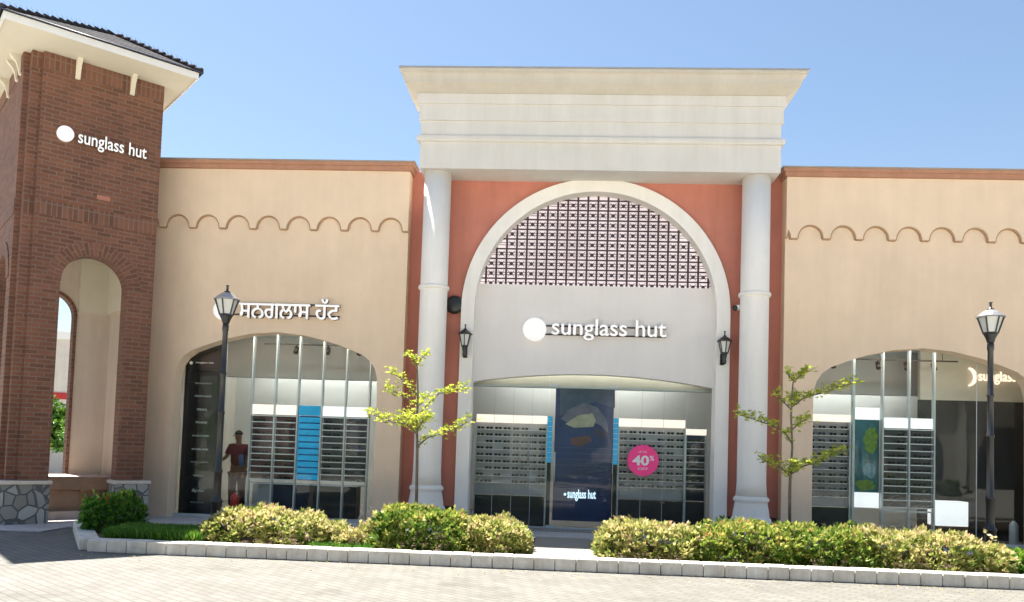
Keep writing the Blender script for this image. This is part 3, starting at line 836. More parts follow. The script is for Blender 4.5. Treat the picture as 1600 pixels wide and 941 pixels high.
def C6(cx, cy): return (700+cx/2.767, 560+cy/2.767)
def px_plane(px, py, y):     # photo measurement -> real position on the poster's own plane
    d = f + r2*((px-800)/1250) - u2*((py-637.46)/1250)
    o_ = Vector((-0.811, -15.719, 1.6)); t = (y-o_.y)/d.y
    q = o_+d*t; return (q.x, q.z)
# poster behind the door
po = empty('poster', (0, .80, .03), 0, 'tall dark blue advertising poster with a pale wing shape behind the glass door', 'poster')
B('board', NAVY, po, -.80, .40, 0, .03, .12, 2.84)
art = [((.06, .09, .16), [(484, 124), (722, 128), (722, 215), (640, 190), (560, 205), (484, 250)], 0),
       ((.14, .14, .20), [(486, 262), (520, 222), (590, 192), (645, 212), (685, 262), (694, 325), (660, 290), (600, 262), (540, 290)], 1),
       ((.38, .36, .27), [(506, 284), (565, 246), (625, 238), (640, 268), (628, 296), (545, 300)], 2),
       ((.15, .075, .07), [(530, 344), (612, 334), (622, 358), (570, 382), (532, 372)], 2),
       ((.05, .04, .09), [(632, 300), (690, 320), (680, 352), (636, 335)], 2)]
for i, (c, pts, lv) in enumerate(art):
    pp = [px_plane(*C6(*q), .80) for q in pts]; pp = [(a, b-.03) for a, b in pp]
    MB().plate([pp], -.002-.002*lv-.0015, -.0005-.002*lv).build('printed_shape', mat('print_%d' % i, c, .5, var=.25, scale=5), po)
for k in range(4):
    B('printed_line', mat('print_line', (.03, .08, .2), .4), po, -.79, .39, -.0015, -.0003, 1.25+.12*k, 1.262+.12*k)
a0 = px_plane(881, 780, .80); a1 = px_plane(931, 768, .80)
text_mesh('lettering', 'sunglass hut', LITBLUE, po, a0[0]+.07, a1[0], a0[1]-.06, a1[1]-.0, -.001, .006, .02)
MB().lathe([(.0, -.003), (.028, -.003), (.028, .003), (0, .003)], 0, 0, 16).build('dot', LITBLUE, po)
dd = kids(po)[-1]
for o_ in kids(po):
    if o_.name.startswith('dot'):
        o_.rotation_euler = (R(90), 0, 0); o_.location = (a0[0]+.02, -.005, a0[1]+.07)
# sale sticker on the glass
st = empty('sale_sticker', (.97, .350, 1.435), 0, 'round hot pink 40% off sticker on the entrance glass', 'sticker')
mb = MB(); rgs = [[(.31*math.cos(2*math.pi*k/40), yy, .31*math.sin(2*math.pi*k/40)) for k in range(40)] for yy in (-.006, 0)]
mb.grid(rgs, smooth=False); mb.build('sticker_disc', PINK, st)
text_mesh('lettering', '40', WTEXT, st, -.21, .12, -.10, .10, -.0065, .002, .03)
text_mesh('percent_sign', '%', WTEXT, st, .13, .22, -.0, .10, -.0065, .002, .02)
text_mesh('lettering', 'UP TO', WTEXT, st, -.09, .07, .15, .19, -.0065, .002)
text_mesh('lettering', 'OFF', WTEXT, st, -.10, .10, -.19, -.14, -.0065, .002)
# brand board in left window
bb = empty('brand_board', (-7.87, .20, .03), 0, 'tall black board listing brand names at the left of the left window', 'sign board')
B('board', BLKPAN, bb, -.50, .33, 0, .04, 0, 3.5)
B('board_edge', STEEL, bb, .331, .345, -.01, .05, 0, 3.52)
B('divider', mat('divider_line', (.10, .11, .13), .4), bb, -.42, .3, -.002, -.0002, 2.69, 2.695)
lines = [(567, 'sunglass hut', .22, .045, WTEXT), (599, 'Dolce&Gabbana', .20, .03, GTEXT), (619, 'GIORGIO ARMANI', .20, .03, WTEXT), (640, 'PERSOL', .13, .042, WTEXT), (660, 'PRADA', .14, .04, WTEXT),
         (681, 'RALPH LAUREN', .20, .032, WTEXT), (702, 'MICHAEL KORS', .20, .034, WTEXT), (722, 'EMPORIO ARMANI', .21, .026, GTEXT), (743, 'VERSACE', .15, .034, GTEXT),
         (767, 'Ray-Ban', .15, .085, WTEXT), (785, 'TIFFANY & CO.', .17, .028, GTEXT), (805, 'VOGUE', .15, .028, GTEXT)]
for py, tx, ww, hh, mm in lines:
    X, Z = px_plane(313 - (py-680)*.055, py, .20); X += 7.87; Z -= .03
    text_mesh('lettering', tx, mm, bb, X-ww/1.0*.9+ .02, X+ww*.9, Z-hh/2, Z+hh/2, -.0005, .003, .01, shear=.5 if tx == 'Ray-Ban' else 0, res=2)
X, Z = px_plane(301, 567, .20)
rgs = [[(X+7.87-.03+.035*math.cos(2*math.pi*k/20), yy, Z-.03+.035*math.sin(2*math.pi*k/20)) for k in range(20)] for yy in (-.004, -.0004)]
mb = MB(); mb.grid(rgs, smooth=False); mb.build('dot', WTEXT, bb)
# right window: teal poster, partition, lit sign, box
tp = empty('poster', (5.39, .52, .03), 0, 'teal window poster with green plants between white header and foot', 'poster')
for x in (-.27, .0): pass
B('post', STEEL, tp, -.298, -.252, -.05, .05, 0, 3.88)
B('board', mat('teal_print', (.02, .13, .16), .4, var=.5, scale=2.5), tp, -.248, .24, 0, .02, .92, 2.36)
B('header', LIGHTBOXW, tp, -.248, .24, -.01, .02, 2.361, 2.60); B('foot', LIGHTBOXW, tp, -.248, .24, -.01, .02, .62, .919)
gp_ = mat('green_print', (.14, .26, .03), .5, var=.5, scale=14)
def blob(cx, cz, rx, rz, seed):
    q = random.Random(seed); return [(cx+rx*math.cos(a)*q.uniform(.75, 1.1), cz+rz*math.sin(a)*q.uniform(.75, 1.1)) for a in [2*math.pi*i/18 for i in range(18)]]
MB().plate([blob(.08, 1.95, .15, .30, 1)], -.003, -.0005).build('printed_shape', gp_, tp)
MB().plate([blob(-.02, 1.06, .20, .12, 2)], -.003, -.0005).build('printed_shape', gp_, tp)
MB().plate([blob(.06, 1.36, .13, .16, 3)], -.003, -.0005).build('printed_shape', mat('blue_pale_print', (.16, .32, .38), .5, var=.3, scale=8), tp)
pt = empty('partition', (8.2, 1.2, .03), 0, 'black partition under a pale beige fascia in the right window', 'partition')
B('panel', mat('smoked_panel', (.020, .020, .022), .5, var=.2, scale=2), pt, -1.5, 3.0, 0, .08, 0, 2.84)
B('fascia', BULK, pt, -1.5, 3.0, -.04, .08, 2.841, 3.86)
ls = empty('lit_sign', (0, 1.155, 0), 0, 'warm lit crescent and sunglass hut letters inside the right window', 'shop sign')
text_mesh('lettering', 'sunglass hut', LITTEXT, ls, 7.86, 9.0, 3.22, 3.50, -.01, .02, 0)
cr = arc(7.62, 3.36, .20, -75, 75, 14) + list(reversed(arc(7.56, 3.36, .20, -62, 62, 14)))
MB().plate([cr], -.05, -.002).build('crescent', LITTEXT, ls)
bx = empty('display_plinth', (7.02, .65, .03), 0, 'white box on a brown base standing in the right window', 'display box')
B('box_top', LIGHTBOXW, bx, -.30, .30, -.2, .2, .32, .80, bevel=.006); B('base', mat('brown_base', (.12, .055, .03), .5), bx, -.30, .30, -.19, .19, 0, .319)
# ceiling tracks with spots
def spot_track(x0, x1, y, z, spots, lab, sl):
    t = B('lighting_track', BLACK, None, x0, x1, y-.015, y+.015, z, z+.03); tag(t, lab, 'light track')
    for s_ in (x0+.3, x1-.3): MB().tube((s_, y, z+.03), (s_, y, 3.92), .006).build('suspension_rod', BLACK, t)
    first = None
    for sx in spots:
        if first is None:
            first = empty('spotlight', (sx, y, z), 0, sl, 'spotlight', sl)
            MB().tube((0, 0, 0), (0, 0, -.05), .012).build('stem', BLACK, first)
            MB().tube((0, .02, -.04), (0, -.05, -.17), .045, .05, 12).build('lamp_head', BLACK, first)
        else:
            c = copy_tree(first); c.location = (sx, y, z)
spot_track(-7.0, -4.4, .85, 3.62, (-6.3, -5.62, -4.95), 'black lighting track inside the left window', 'black spotlight hanging inside the left window')
spot_track(4.3, 7.3, .85, 3.62, (4.82, 5.72, 6.28, 6.82), 'black lighting track inside the right window', 'black spotlight hanging inside the right window')
# entrance interior counter
ct = empty('counter', (1.5, 2.6, .03), 0, 'white shop counter deep inside the entrance', 'counter')
B('body', INTW, ct, -.8, .8, -.3, .3, 0, .95); B('top', SHELF, ct, -.82, .82, -.32, .32, .951, .99)

# ------------------------------------------------------------ person in left window
def skin(name, V_, E_, R_, mt, parent, sub=2):
    bm = bmesh.new(); lay = bm.verts.layers.skin.verify(); vv = []
    for p, rr in zip(V_, R_):
        v = bm.verts.new(p); v[lay].radius = rr if isinstance(rr, tuple) else (rr, rr); vv.append(v)
    vv[0][lay].use_root = True
    for a, b in E_: bm.edges.new((vv[a], vv[b]))
    me = bpy.data.meshes.new(name); bm.to_mesh(me); bm.free()
    o = bpy.data.objects.new(name, me); COL.objects.link(o); o.modifiers.new('s', 'SKIN')
    sb = o.modifiers.new('d', 'SUBSURF'); sb.levels = sub; sb.render_levels = sub
    dg = bpy.context.evaluated_depsgraph_get(); dg.update()
    m2 = bpy.data.meshes.new_from_object(o.evaluated_get(dg)); o.modifiers.clear(); o.data = m2
    m2.materials.clear(); m2.materials.append(mt)
    for p in m2.polygons: p.use_smooth = True
    o.parent = parent
    return o
pe = empty('person', (-7.42, .80, .03), 0, 'person in maroon shirt and dark trousers reaching left behind the left window', 'person')
V_ = [(0, 0, .92), (0, 0, 1.12), (0, 0, 1.34), (0, 0, 1.46), (0, -.005, 1.53), (-.01, -.01, 1.60), (-.015, -.01, 1.70),
      (-.16, 0, 1.40), (-.24, -.05, 1.18), (-.40, -.12, 1.07), (-.46, -.14, 1.06), (-.53, -.16, 1.05),
      (.17, 0, 1.40), (.21, .0, 1.13), (.17, -.08, .90), (.16, -.10, .83),
      (-.09, 0, .86), (-.10, -.02, .48), (-.10, .01, .09), (-.11, -.12, .035),
      (.09, 0, .86), (.11, -.03, .48), (.13, .01, .09), (.14, -.12, .035)]
E_ = [(0, 1), (1, 2), (2, 3), (3, 4), (4, 5), (5, 6), (2, 7), (7, 8), (8, 9), (9, 10), (10, 11), (2, 12), (12, 13), (13, 14), (14, 15), (0, 16), (16, 17), (17, 18), (18, 19), (0, 20), (20, 21), (21, 22), (22, 23)]
R_ = [(.14, .10), (.13, .10), (.15, .10), .06, .052, (.075, .09), (.078, .09), .06, .042, .033, .026, .022, .06, .042, .032, .03, .085, .058, .045, .035, .085, .058, .045, .035]
body = skin('body', V_, E_, R_, SKIN, pe)
skin('shirt', [(0, 0, .95), (0, 0, 1.15), (0, 0, 1.36), (0, 0, 1.44), (-.17, 0, 1.41), (-.235, -.04, 1.22), (.18, 0, 1.41), (.215, 0, 1.20)],
     [(0, 1), (1, 2), (2, 3), (2, 4), (4, 5), (2, 6), (6, 7)], [(.17, .125), (.155, .12), (.17, .12), .075, .075, .06, .075, .06], SHIRT, pe)
skin('trousers', [(0, 0, .94), (-.09, 0, .84), (-.10, -.02, .48), (-.10, .01, .10), (.09, 0, .84), (.11, -.03, .48), (.13, .01, .10)],
     [(0, 1), (1, 2), (2, 3), (0, 4), (4, 5), (5, 6)], [(.155, .115), .105, .078, .065, .105, .078, .065], TROUS, pe)
for hx, hy, hz, base in ((-.53, -.16, 1.05, -1), (.16, -.10, .83, 0)):
    for k in range(5):
        if base: A = Vector((hx+.02, hy+.0, hz)); T = A+Vector((-.075, -.01, .028-.016*k)) if k < 4 else A+Vector((-.03, -.04, .02))
        else: A = Vector((hx, hy, hz+.02)); T = A+Vector((-.03+.018*k, -.02, -.085)) if k < 4 else A+Vector((-.045, -.01, -.04))
        mid = (A+T)/2+Vector((0, -.008, 0))
        skin('finger', [A, mid, T], [(0, 1), (1, 2)], [.010, .009, .007], SKIN, body, 1)
hr = MB(); rgs = []
for i in range(8):
    a = R(5+80*i/7); rgs.append([(-.015+.088*math.cos(a)*math.cos(q), .012+.103*math.cos(a)*math.sin(q), 1.655+.105*math.sin(a)) for q in [2*math.pi*j/16 for j in range(16)]])
hr.grid(rgs); hr.build('hair', HAIR, pe)
MB().tube((-.09, -.03, 1.655), (-.112, -.035, 1.635), .012, .014, 6).build('nose', SKIN, body)
for s_ in (-1, 1): MB().tube((0.0, s_*.088-.01, 1.63), (.0, s_*.098-.01, 1.66), .016, .014, 6).build('ear', SKIN, body)
skin('shoulder_bag', [(.10, -.11, 1.26), (.12, -.13, 1.12), (.13, -.11, 1.0)], [(0, 1), (1, 2)], [(.05, .03), (.06, .04), (.055, .035)], BLUEBAG, pe)

def extinguisher(loc, mt, label):
    t = empty('fire_extinguisher', loc, 0, label, 'fire extinguisher')
    MB().lathe([(0, 0), (.075, .002), (.08, .02), (.08, .38), (.06, .43), (.028, .455), (.028, .47), (0, .47)], 0, 0, 20).build('cylinder', mt, t)
    MB().lathe([(0, .471), (.02, .471), (.02, .51), (0, .512)], 0, 0, 10).box(-.05, .03, -.008, .008, .512, .522).build('valve', BLACK, t)
    MB().path([(.02, 0, .49), (.09, 0, .47), (.10, 0, .35), (.092, 0, .15)], [.009]*4, 6).build('hose', BLACK, t)
extinguisher((-7.30, .42, .03), REDP, 'red fire extinguisher beside the person in the left window')
extinguisher((8.18, .45, .03), STEEL, 'silver fire extinguisher on the floor at the right end of the right window')

# ------------------------------------------------------------ lamps on the wall, camera, speaker
def hexlant(parent, z0, r0, z1, r1, ztop, rcap, zfin, capm=BLACK, glm=FROST, n=6):
    gl = MB().lathe([(r0*.93, z0), (r1*.93, z1)], 0, 0, n, smooth=False, ang0=R(90)).build('lamp_glass', glm, parent)
    fr = MB()
    for k in range(n):
        a = R(90)+2*math.pi*k/n
        fr.tube((r0*math.cos(a), r0*math.sin(a), z0), (r1*math.cos(a), r1*math.sin(a), z1), .011 if r1 < .16 else .014, n=5, smooth=False)
    fr.lathe([(0, z0-.012), (r0*1.1, z0-.012), (r0*1.1, z0+.012), (0, z0+.012)], 0, 0, n, smooth=False, ang0=R(90))
    fr.build('lamp_frame', BLACK, parent)
    h = ztop-z1
    MB().lathe([(0, z1-.002), (rcap, z1), (rcap, z1+.018), (rcap*.86, z1+.03), (rcap*.72, z1+h*.5), (rcap*.42, z1+h*.85), (rcap*.2, ztop)], 0, 0, n*2, smooth=False, ang0=R(90)).build('lamp_cap', capm, parent)
    MB().lathe([(rcap*.24, ztop-.004), (rcap*.24, ztop+.015), (rcap*.1, ztop+.02), (rcap*.08, zfin-.03), (rcap*.16, zfin-.015), (.0, zfin)], 0, 0, 10).build('finial', BLACK, parent)
def wall_lantern():
    t = empty('wall_lantern')
    hexlant(t, .20, .065, .42, .115, .52, .145, .63)
    MB().lathe([(0, -.02), (.03, -.01), (.042, .03), (.034, .08), (.045, .12), (.05, .17), (.068, .188)], 0, 0, 12).build('lamp_base', BLACK, t)
    MB().path([(0, .0, .10), (0, .05, .07), (0, .10, .10), (0, .14, .10)], [.018, .016, .016, .02], 8).build('arm', BLACK, t)
    MB().box(-.04, .04, .125, .148, -.02, .20).build('wall_plate', BLACK, t)
    return t
wa = wall_lantern(); wa.location = (-2.605, -.25, 3.36)
tag(wa, 'black wall lantern on the left leg of the big cream arch', 'wall lantern', 'wall lanterns on the arch')
wb = copy_tree(wa); wb.location = (2.405, -.25, 3.35); wb.rotation_euler.z = R(6); wb['label'] = 'black wall lantern on the right leg of the big cream arch'
spk = empty('round_speaker', (-2.86, -.002, 4.40), 0, 'round black speaker on the red wall beside the left column', 'speaker')
mb = MB(); rgs = []
for yy, rr in ((0, .17), (-.05, .185), (-.09, .17), (-.11, .11), (-.115, .01)): rgs.append([(rr*math.cos(2*math.pi*k/28), yy, rr*math.sin(2*math.pi*k/28)) for k in range(28)])
mb.grid(rgs); mb.build('housing', BLACK, spk)
cc = empty('security_camera', (2.70, -.002, 4.46), 0, 'small white security camera beside the right column', 'security camera')
MB().tube((.0, 0, 0), (.0, -.05, 0), .03, n=12).build('mount', WHITE, cc)
MB().tube((.07, -.08, .02), (-.07, -.13, -.01), .055, .055, 14).build('housing', WHITE, cc)
MB().tube((-.07, -.13, -.01), (-.105, -.143, -.018), .057, .050, 14).build('lens_ring', BLACK, cc)

def lamp_post():
    t = empty('street_lamp')
    MB().lathe([(.0, 0), (.125, .0), (.125, .03), (.095, .06), (.085, .10), (.085, .42), (.095, .44), (.095, .47), (.07, .50), (.062, .56), (.062, .92), (.072, .94), (.072, .97), (.052, 1.0),
                (.048, 1.9), (.058, 1.915), (.058, 1.95), (.047, 1.965), (.045, 2.55), (.054, 2.565), (.054, 2.595), (.044, 2.61), (.042, 3.30), (.052, 3.32), (.052, 3.40), (.045, 3.42)], 0, 0, 20).build('pole', BLACK, t)
    MB().lathe([(.045, 3.42), (.055, 3.44), (.075, 3.50), (.10, 3.55), (.105, 3.565)], 0, 0, 12).build('lamp_cup', BLACK, t)
    hexlant(t, 3.58, .105, 3.83, .185, 3.96, .215, 4.09, capm=CAPGREY)
    return t
la = lamp_post(); la.location = (-6.38, -2.62, .10)
tag(la, 'black lantern street lamp standing in front of the left window', 'street lamp', 'street lamps in the planting bed')
lb = copy_tree(la); lb.location = (6.11, -2.62, .10); lb.rotation_euler.z = R(12); lb['label'] = 'black lantern street lamp standing in front of the right window'

# ------------------------------------------------------------ plants
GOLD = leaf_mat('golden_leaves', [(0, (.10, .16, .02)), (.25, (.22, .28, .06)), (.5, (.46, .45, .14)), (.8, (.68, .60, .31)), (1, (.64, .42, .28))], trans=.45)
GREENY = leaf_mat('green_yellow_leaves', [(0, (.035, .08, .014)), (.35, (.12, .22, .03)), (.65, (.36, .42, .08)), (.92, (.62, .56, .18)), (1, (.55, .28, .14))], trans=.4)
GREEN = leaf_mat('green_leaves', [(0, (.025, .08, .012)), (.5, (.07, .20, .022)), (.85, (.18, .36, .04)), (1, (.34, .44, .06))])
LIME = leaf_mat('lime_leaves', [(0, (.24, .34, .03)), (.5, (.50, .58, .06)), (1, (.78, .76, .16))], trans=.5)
FLOW = mat('orange_flower', (.55, .12, .03), .6, var=.3, scale=12)
def leaf(mb, tn, p, d, L, W, tone, rn):
    d = d.normalized(); s_ = d.cross(Vector((rn.uniform(-1, 1), rn.uniform(-1, 1), rn.uniform(-1, 1)))).normalized()*W
    nrm = s_.cross(d).normalized()*L*.12
    i = len(mb.v)
    mb.v += [tuple(p), tuple(p+d*L*.5+s_-nrm*.3), tuple(p+d*L+nrm*-1), tuple(p+d*L*.5-s_-nrm*.3)]
    mb.f.append([i, i+1, i+2, i+3]); tn += [tone]*4
def shrub(name, label, cat, x0, x1, yc, hw, h, mt, seed, L=.085, W=.021, dens=900, tone=(.1, .95), slope=0.0, group=None, lump=.13, z0=.12, flowers=0, topbias=.25):
    rn = random.Random(seed); L0 = x1-x0; hx = L0/2; cx = (x0+x1)/2
    t = empty(name, (cx, yc, z0), 0, label, cat, group)
    mb = MB(); tn = []
    st_ = MB(); mb2 = MB(); tn2 = []
    N = int(dens*(L0*2*hw + 2*L0*h*.9 + 2*2*hw*h))
    ph = [rn.uniform(0, 6.28) for _ in range(8)]
    def lumpf(a, b, c): return 1+lump*(math.sin(a*9+ph[0])*math.cos(b*8+ph[1])+.8*math.sin(c*11+ph[2]+a*5)+.6*math.sin(a*17+ph[3])*math.sin(c*15+ph[4]))
    for i in range(N):
        # direction on a superellipsoid, biased to the surface
        while True:
            v = Vector((rn.uniform(-1, 1), rn.uniform(-1, 1), rn.uniform(-.1, 1)))
            m_ = (abs(v.x)**(5 if L0 > 1 else 3)+abs(v.y)**3.6+abs(v.z)**4)
            if m_ <= 1 and m_ > .06: break
        k = (m_**(-1/4.0))*rn.uniform(.80, 1.03)
        v = Vector((v.x*min(k, 3), v.y*min(k, 3), v.z*min(k, 3)))
        if abs(v.x) > 1.03: v.x = math.copysign(1.0, v.x)
        px, py, pz = v.x*hx, v.y*hw, max(0.02, v.z*h)
        lf = lumpf(px, py, pz); py *= lf; pz = pz*(.86+.14*lf)*(1+slope*v.x) * lf**.6; px *= 1+ (lf-1)*.25
        out = Vector((v.x*(1.2 if abs(v.x) > .8 else .2), v.y, v.z+.35)).normalized()
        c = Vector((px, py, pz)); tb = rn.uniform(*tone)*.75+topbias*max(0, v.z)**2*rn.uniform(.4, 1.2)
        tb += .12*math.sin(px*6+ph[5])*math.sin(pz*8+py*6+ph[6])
        for q in range(5):
            d = out+Vector((rn.uniform(-1, 1), rn.uniform(-1, 1), rn.uniform(-.7, .9)))*.85
            leaf(mb, tn, c+d*.008, d, L*rn.uniform(.6, 1.15), W*rn.uniform(.7, 1.2), min(1, max(0, tb+rn.uniform(-.15, .15))), rn)
    for i in range(max(5, int(L0*9))):
        a = Vector((rn.uniform(-hx*.85, hx*.85), rn.uniform(-hw*.6, hw*.6), 0)); b = a+Vector((rn.uniform(-.12, .12), rn.uniform(-.1, .1), h*.75))
        st_.path([a, (a+b)/2+Vector((rn.uniform(-.03, .03), 0, 0)), b], [.009, .007, .004], 5)
    for i in range(int(L0*7)):
        a = Vector((rn.uniform(-hx*.9, hx*.9), rn.uniform(-hw*.8, hw*.2), h*.6)); b = a+Vector((rn.uniform(-.06, .06), rn.uniform(-.05, .05), h*rn.uniform(.42, .6)))
        tw_ = MB(); tw_.path([a, (a+b)/2, b], [.006, .004, .002], 4)
        st_.v, st_.f, off_ = st_.v+tw_.v, st_.f+[[k+len(st_.v) for k in q] for q in tw_.f], 0
        for k_ in range(5):
            d = Vector((rn.uniform(-1, 1), rn.uniform(-1, 1), rn.uniform(-.2, 1))); leaf(mb2, tn2, a+(b-a)*rn.uniform(.6, 1), d, L*rn.uniform(.5, 1), W, rn.uniform(.5, 1), rn)
    k0 = len(mb.v); mb.v += mb2.v; mb.f += [[k+k0 for k in q] for q in mb2.f]; tn += tn2
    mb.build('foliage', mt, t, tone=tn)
    st_.build('stems', BARK, t)
    if flowers:
        for i in range(flowers):
            fl = MB()
            a = rn.uniform(0, 6.28); e = rn.uniform(.1, 1.3)
            p = Vector((hx*.95*math.cos(a)*math.cos(e), hw*.95*math.sin(a)*math.cos(e), .1+h*.9*math.sin(e)))
            for q in range(6):
                d = Vector((rn.uniform(-1, 1), rn.uniform(-1, 0.2), rn.uniform(-.3, 1))).normalized()
                s_ = d.orthogonal().normalized()*.012
                fl.face([p, p+d*.02+s_, p+d*.035, p+d*.02-s_])
            fl.build('flower', FLOW, t)
    return t
HG = 'clipped shrubs along the kerb'
shrub('shrub', 'dark green shrub with orange blooms at the left end of the bed by the tower', 'shrub', -7.98, -7.18, -3.55, .42, .54, GREEN, 11, L=.08, W=.018, dens=520, tone=(.1, 1), flowers=26, lump=.16)
shrub('shrub', 'long golden leafed shrub left of centre, in front of the left window', 'shrub', -5.78, -4.10, -4.08, .52, .42, GOLD, 12, dens=360, group=HG)
shrub('shrub', 'tall green and yellow shrub in front of the left cream column', 'shrub', -3.32, -2.02, -4.0, .58, .50, GREENY, 13, dens=360, group=HG, lump=.15)
shrub('shrub', 'golden shrub at the left side of the entrance path', 'shrub', -2.10, -1.14, -4.05, .56, .40, GOLD, 14, dens=400, group=HG)
shrub('shrub', 'golden shrub at the right side of the entrance path', 'shrub', -.12, 1.30, -4.05, .56, .43, GOLD, 15, dens=360, group=HG)
shrub('shrub', 'yellow green shrub in front of the right cream column', 'shrub', 1.12, 2.60, -4.05, .56, .46, GREENY, 16, dens=360, tone=(.3, 1), group=HG)
shrub('shrub', 'greener shrub below the sapling by the right window', 'shrub', 2.42, 3.70, -4.0, .58, .47, GREENY, 17, dens=360, group=HG, lump=.14)
shrub('shrub', 'golden shrub in front of the right window, tapering down towards the lamp', 'shrub', 3.50, 5.45, -4.05, .56, .43, GOLD, 18, dens=360, slope=-.16, group=HG)
shrub('shrub', 'low bright green shrub at the far right of the kerb', 'shrub', 5.38, 7.2, -4.1, .5, .24, GREEN, 19, dens=360, tone=(.4, 1), group=HG)
# sparse young plants between left hedges
rn = random.Random(21)
for i, (x, y, h, lb_) in enumerate(((-3.95, -4.25, .26, 'sparse pale seedling plant beside the golden shrub, leftmost of three'), (-3.66, -4.4, .22, 'lowest sparse pale plant in the gap of the left hedge'), (-3.45, -4.05, .36, 'sparse pink tipped plant leaning on the tall green shrub'))):
    shrub('young_plant', lb_, 'plant', x-.2, x+.2, y, .18, h, GOLD, 30+i, dens=330, lump=.3, tone=(.3, 1), group='sparse plants in the hedge gap')
# low green border of blades
def border(name, label, x0, x1, y0, y1, h, n, seed):
    rn = random.Random(seed); mb = MB(); tn = []
    for i in range(n):
        p = Vector((rn.uniform(x0, x1), rn.uniform(y0, y1), .12))
        hh = h*rn.uniform(.55, 1.1); tb = rn.uniform(.2, .95)
        for q in range(5):
            d = Vector((rn.uniform(-.6, .6), rn.uniform(-.6, .6), 1)); leaf(mb, tn, p+Vector((rn.uniform(-.02, .02), rn.uniform(-.02, .02), 0)), d, hh, .009, tb, rn)
    o = mb.build(name, GREEN, None, tone=tn); return tag(o, label, 'grass border', kind='stuff')
border('grass_border', 'low bright green grassy border along the left end of the kerb', -7.08, -5.72, -4.72, -3.9, .20, 3800, 41)
border('ground_cover', 'thin green ground cover at the foot of the sparse plants', -4.2, -3.3, -4.72, -4.2, .09, 700, 42)

def sapling(label, x0, y0, zb, trunk, limbs, seed):
    rn = random.Random(seed)
    t = empty('sapling', (x0, y0, zb), 0, label, 'young tree', 'young trees in the planting bed')
    tk_ = MB(); tr = [Vector((a-x0, b-y0, c-zb)) for a, b, c in trunk]
    nn = len(tr); tk_.path(tr, [.026*(1-.75*i/(nn-1))+.003 for i in range(nn)], 8)
    for ss in tr[1:]: pass
    tk_.build('trunk', BARK, t)
    lm_ = MB(); fo = MB(); tn = []
    for P, spread, nleaf in limbs:
        P = [Vector((a-x0, b-y0, c-zb)) for a, b, c in P]
        lm_.path(P, [.012*(1-.7*i/(len(P)-1))+.002 for i in range(len(P))], 6)
        segs = [(P[i], P[i+1]) for i in range(len(P)-1)]
        tot = sum((b-a).length for a, b in segs)
        ntw = int(nleaf*1.55*tot/ .05)
        for i in range(ntw):
            k = rn.random()**.75; dist = k*tot
            for a, b in segs:
                l = (b-a).length
                if dist <= l: break
                dist -= l
            c = a+(b-a).normalized()*min(dist, l)
            sw = spread*(.35+.65*k)
            e = c+Vector((rn.gauss(0, sw*.5), rn.gauss(0, sw*1.0), rn.gauss(.03, .045)))
            if rn.random() < .45: lm_.tube(c, e, .0035, .0015, 4, smooth=False)
            tb = rn.random()
            for q in range(7):
                d = Vector((rn.uniform(-1, 1), rn.uniform(-1, 1), rn.uniform(-.15, .75)))
                leaf(fo, tn, e, d, rn.uniform(.03, .055), rn.uniform(.008, .014), min(1, max(0, tb+rn.uniform(-.2, .2))), rn)
    lm_.build('branches', BARK, t); fo.build('leaves', LIME, t, tone=tn)
    return t
Y = -2.75
def q(px, py, dy=0):
    X, Z = px_plane(px, py, Y+dy); return (X, Y+dy, Z)
sapling('young tree with tiered lime leaves in front of the left cream column', q(651, 810)[0], Y, .12,
        [(q(651, 810)[0], Y, .12), q(651, 760), q(652, 700), q(651, 660), q(653, 620), q(652, 575), q(650, 556)],
        [([q(652, 698), q(668, 684), q(690, 678), q(715, 668, -.1), q(738, 656, -.15)], .13, 3.0),
         ([q(651, 678), q(635, 662), q(615, 660, .1), q(592, 652, .15), q(574, 645, .2)], .13, 3.2),
         ([q(652, 672), q(662, 656, -.3), q(668, 650, -.5)], .16, 5), ([q(652, 672), q(640, 655, .3), q(632, 648, .5)], .16, 5),
         ([q(653, 650), q(668, 632), q(685, 616), q(705, 610, .1), q(730, 607, .1)], .10, 3.0),
         ([q(652, 632), q(636, 622), q(616, 612), q(600, 604, -.1)], .09, 2.4),
         ([q(652, 618), q(640, 604), q(622, 588), q(602, 578, .1)], .09, 2.2),
         ([q(652, 640), q(658, 625, .3), q(664, 620, .45)], .12, 3),
         ([q(651, 572), q(645, 562), q(636, 554)], .07, 4), ([q(651, 572), q(658, 560), q(667, 553)], .07, 4)], 51)
sapling('young tree with tiered lime leaves beside the right window', q(1234, 818)[0], Y, .12,
        [(q(1234, 818)[0], Y, .12), q(1234, 770), q(1235, 738), q(1238, 700), q(1236, 650), q(1238, 610), q(1240, 590)],
        [([q(1235, 742), q(1252, 730), q(1275, 722), q(1298, 712, .1), q(1316, 702, .1)], .12, 4.2),
         ([q(1235, 745), q(1222, 732), q(1205, 724), q(1190, 718, -.1)], .12, 4.2),
         ([q(1235, 740), q(1240, 728, -.3), q(1242, 724, -.5)], .14, 4), 
         ([q(1238, 694), q(1226, 676), q(1205, 664), q(1180, 656, .1), q(1148, 645, .15)], .11, 3.6),
         ([q(1237, 672), q(1250, 660), q(1263, 655, .15)], .12, 4),
         ([q(1237, 636), q(1256, 622), q(1285, 614), q(1312, 604, -.1), q(1341, 597, -.15)], .11, 3.4),
         ([q(1236, 640), q(1222, 626, .1), q(1212, 612, .1)], .10, 2.5), ([q(1237, 634), q(1240, 622, .3), q(1243, 616, .5)], .13, 4),
         ([q(1240, 596), q(1232, 586), q(1226, 580)], .08, 4), ([q(1240, 596), q(1254, 584), q(1268, 578)], .08, 5)], 52)

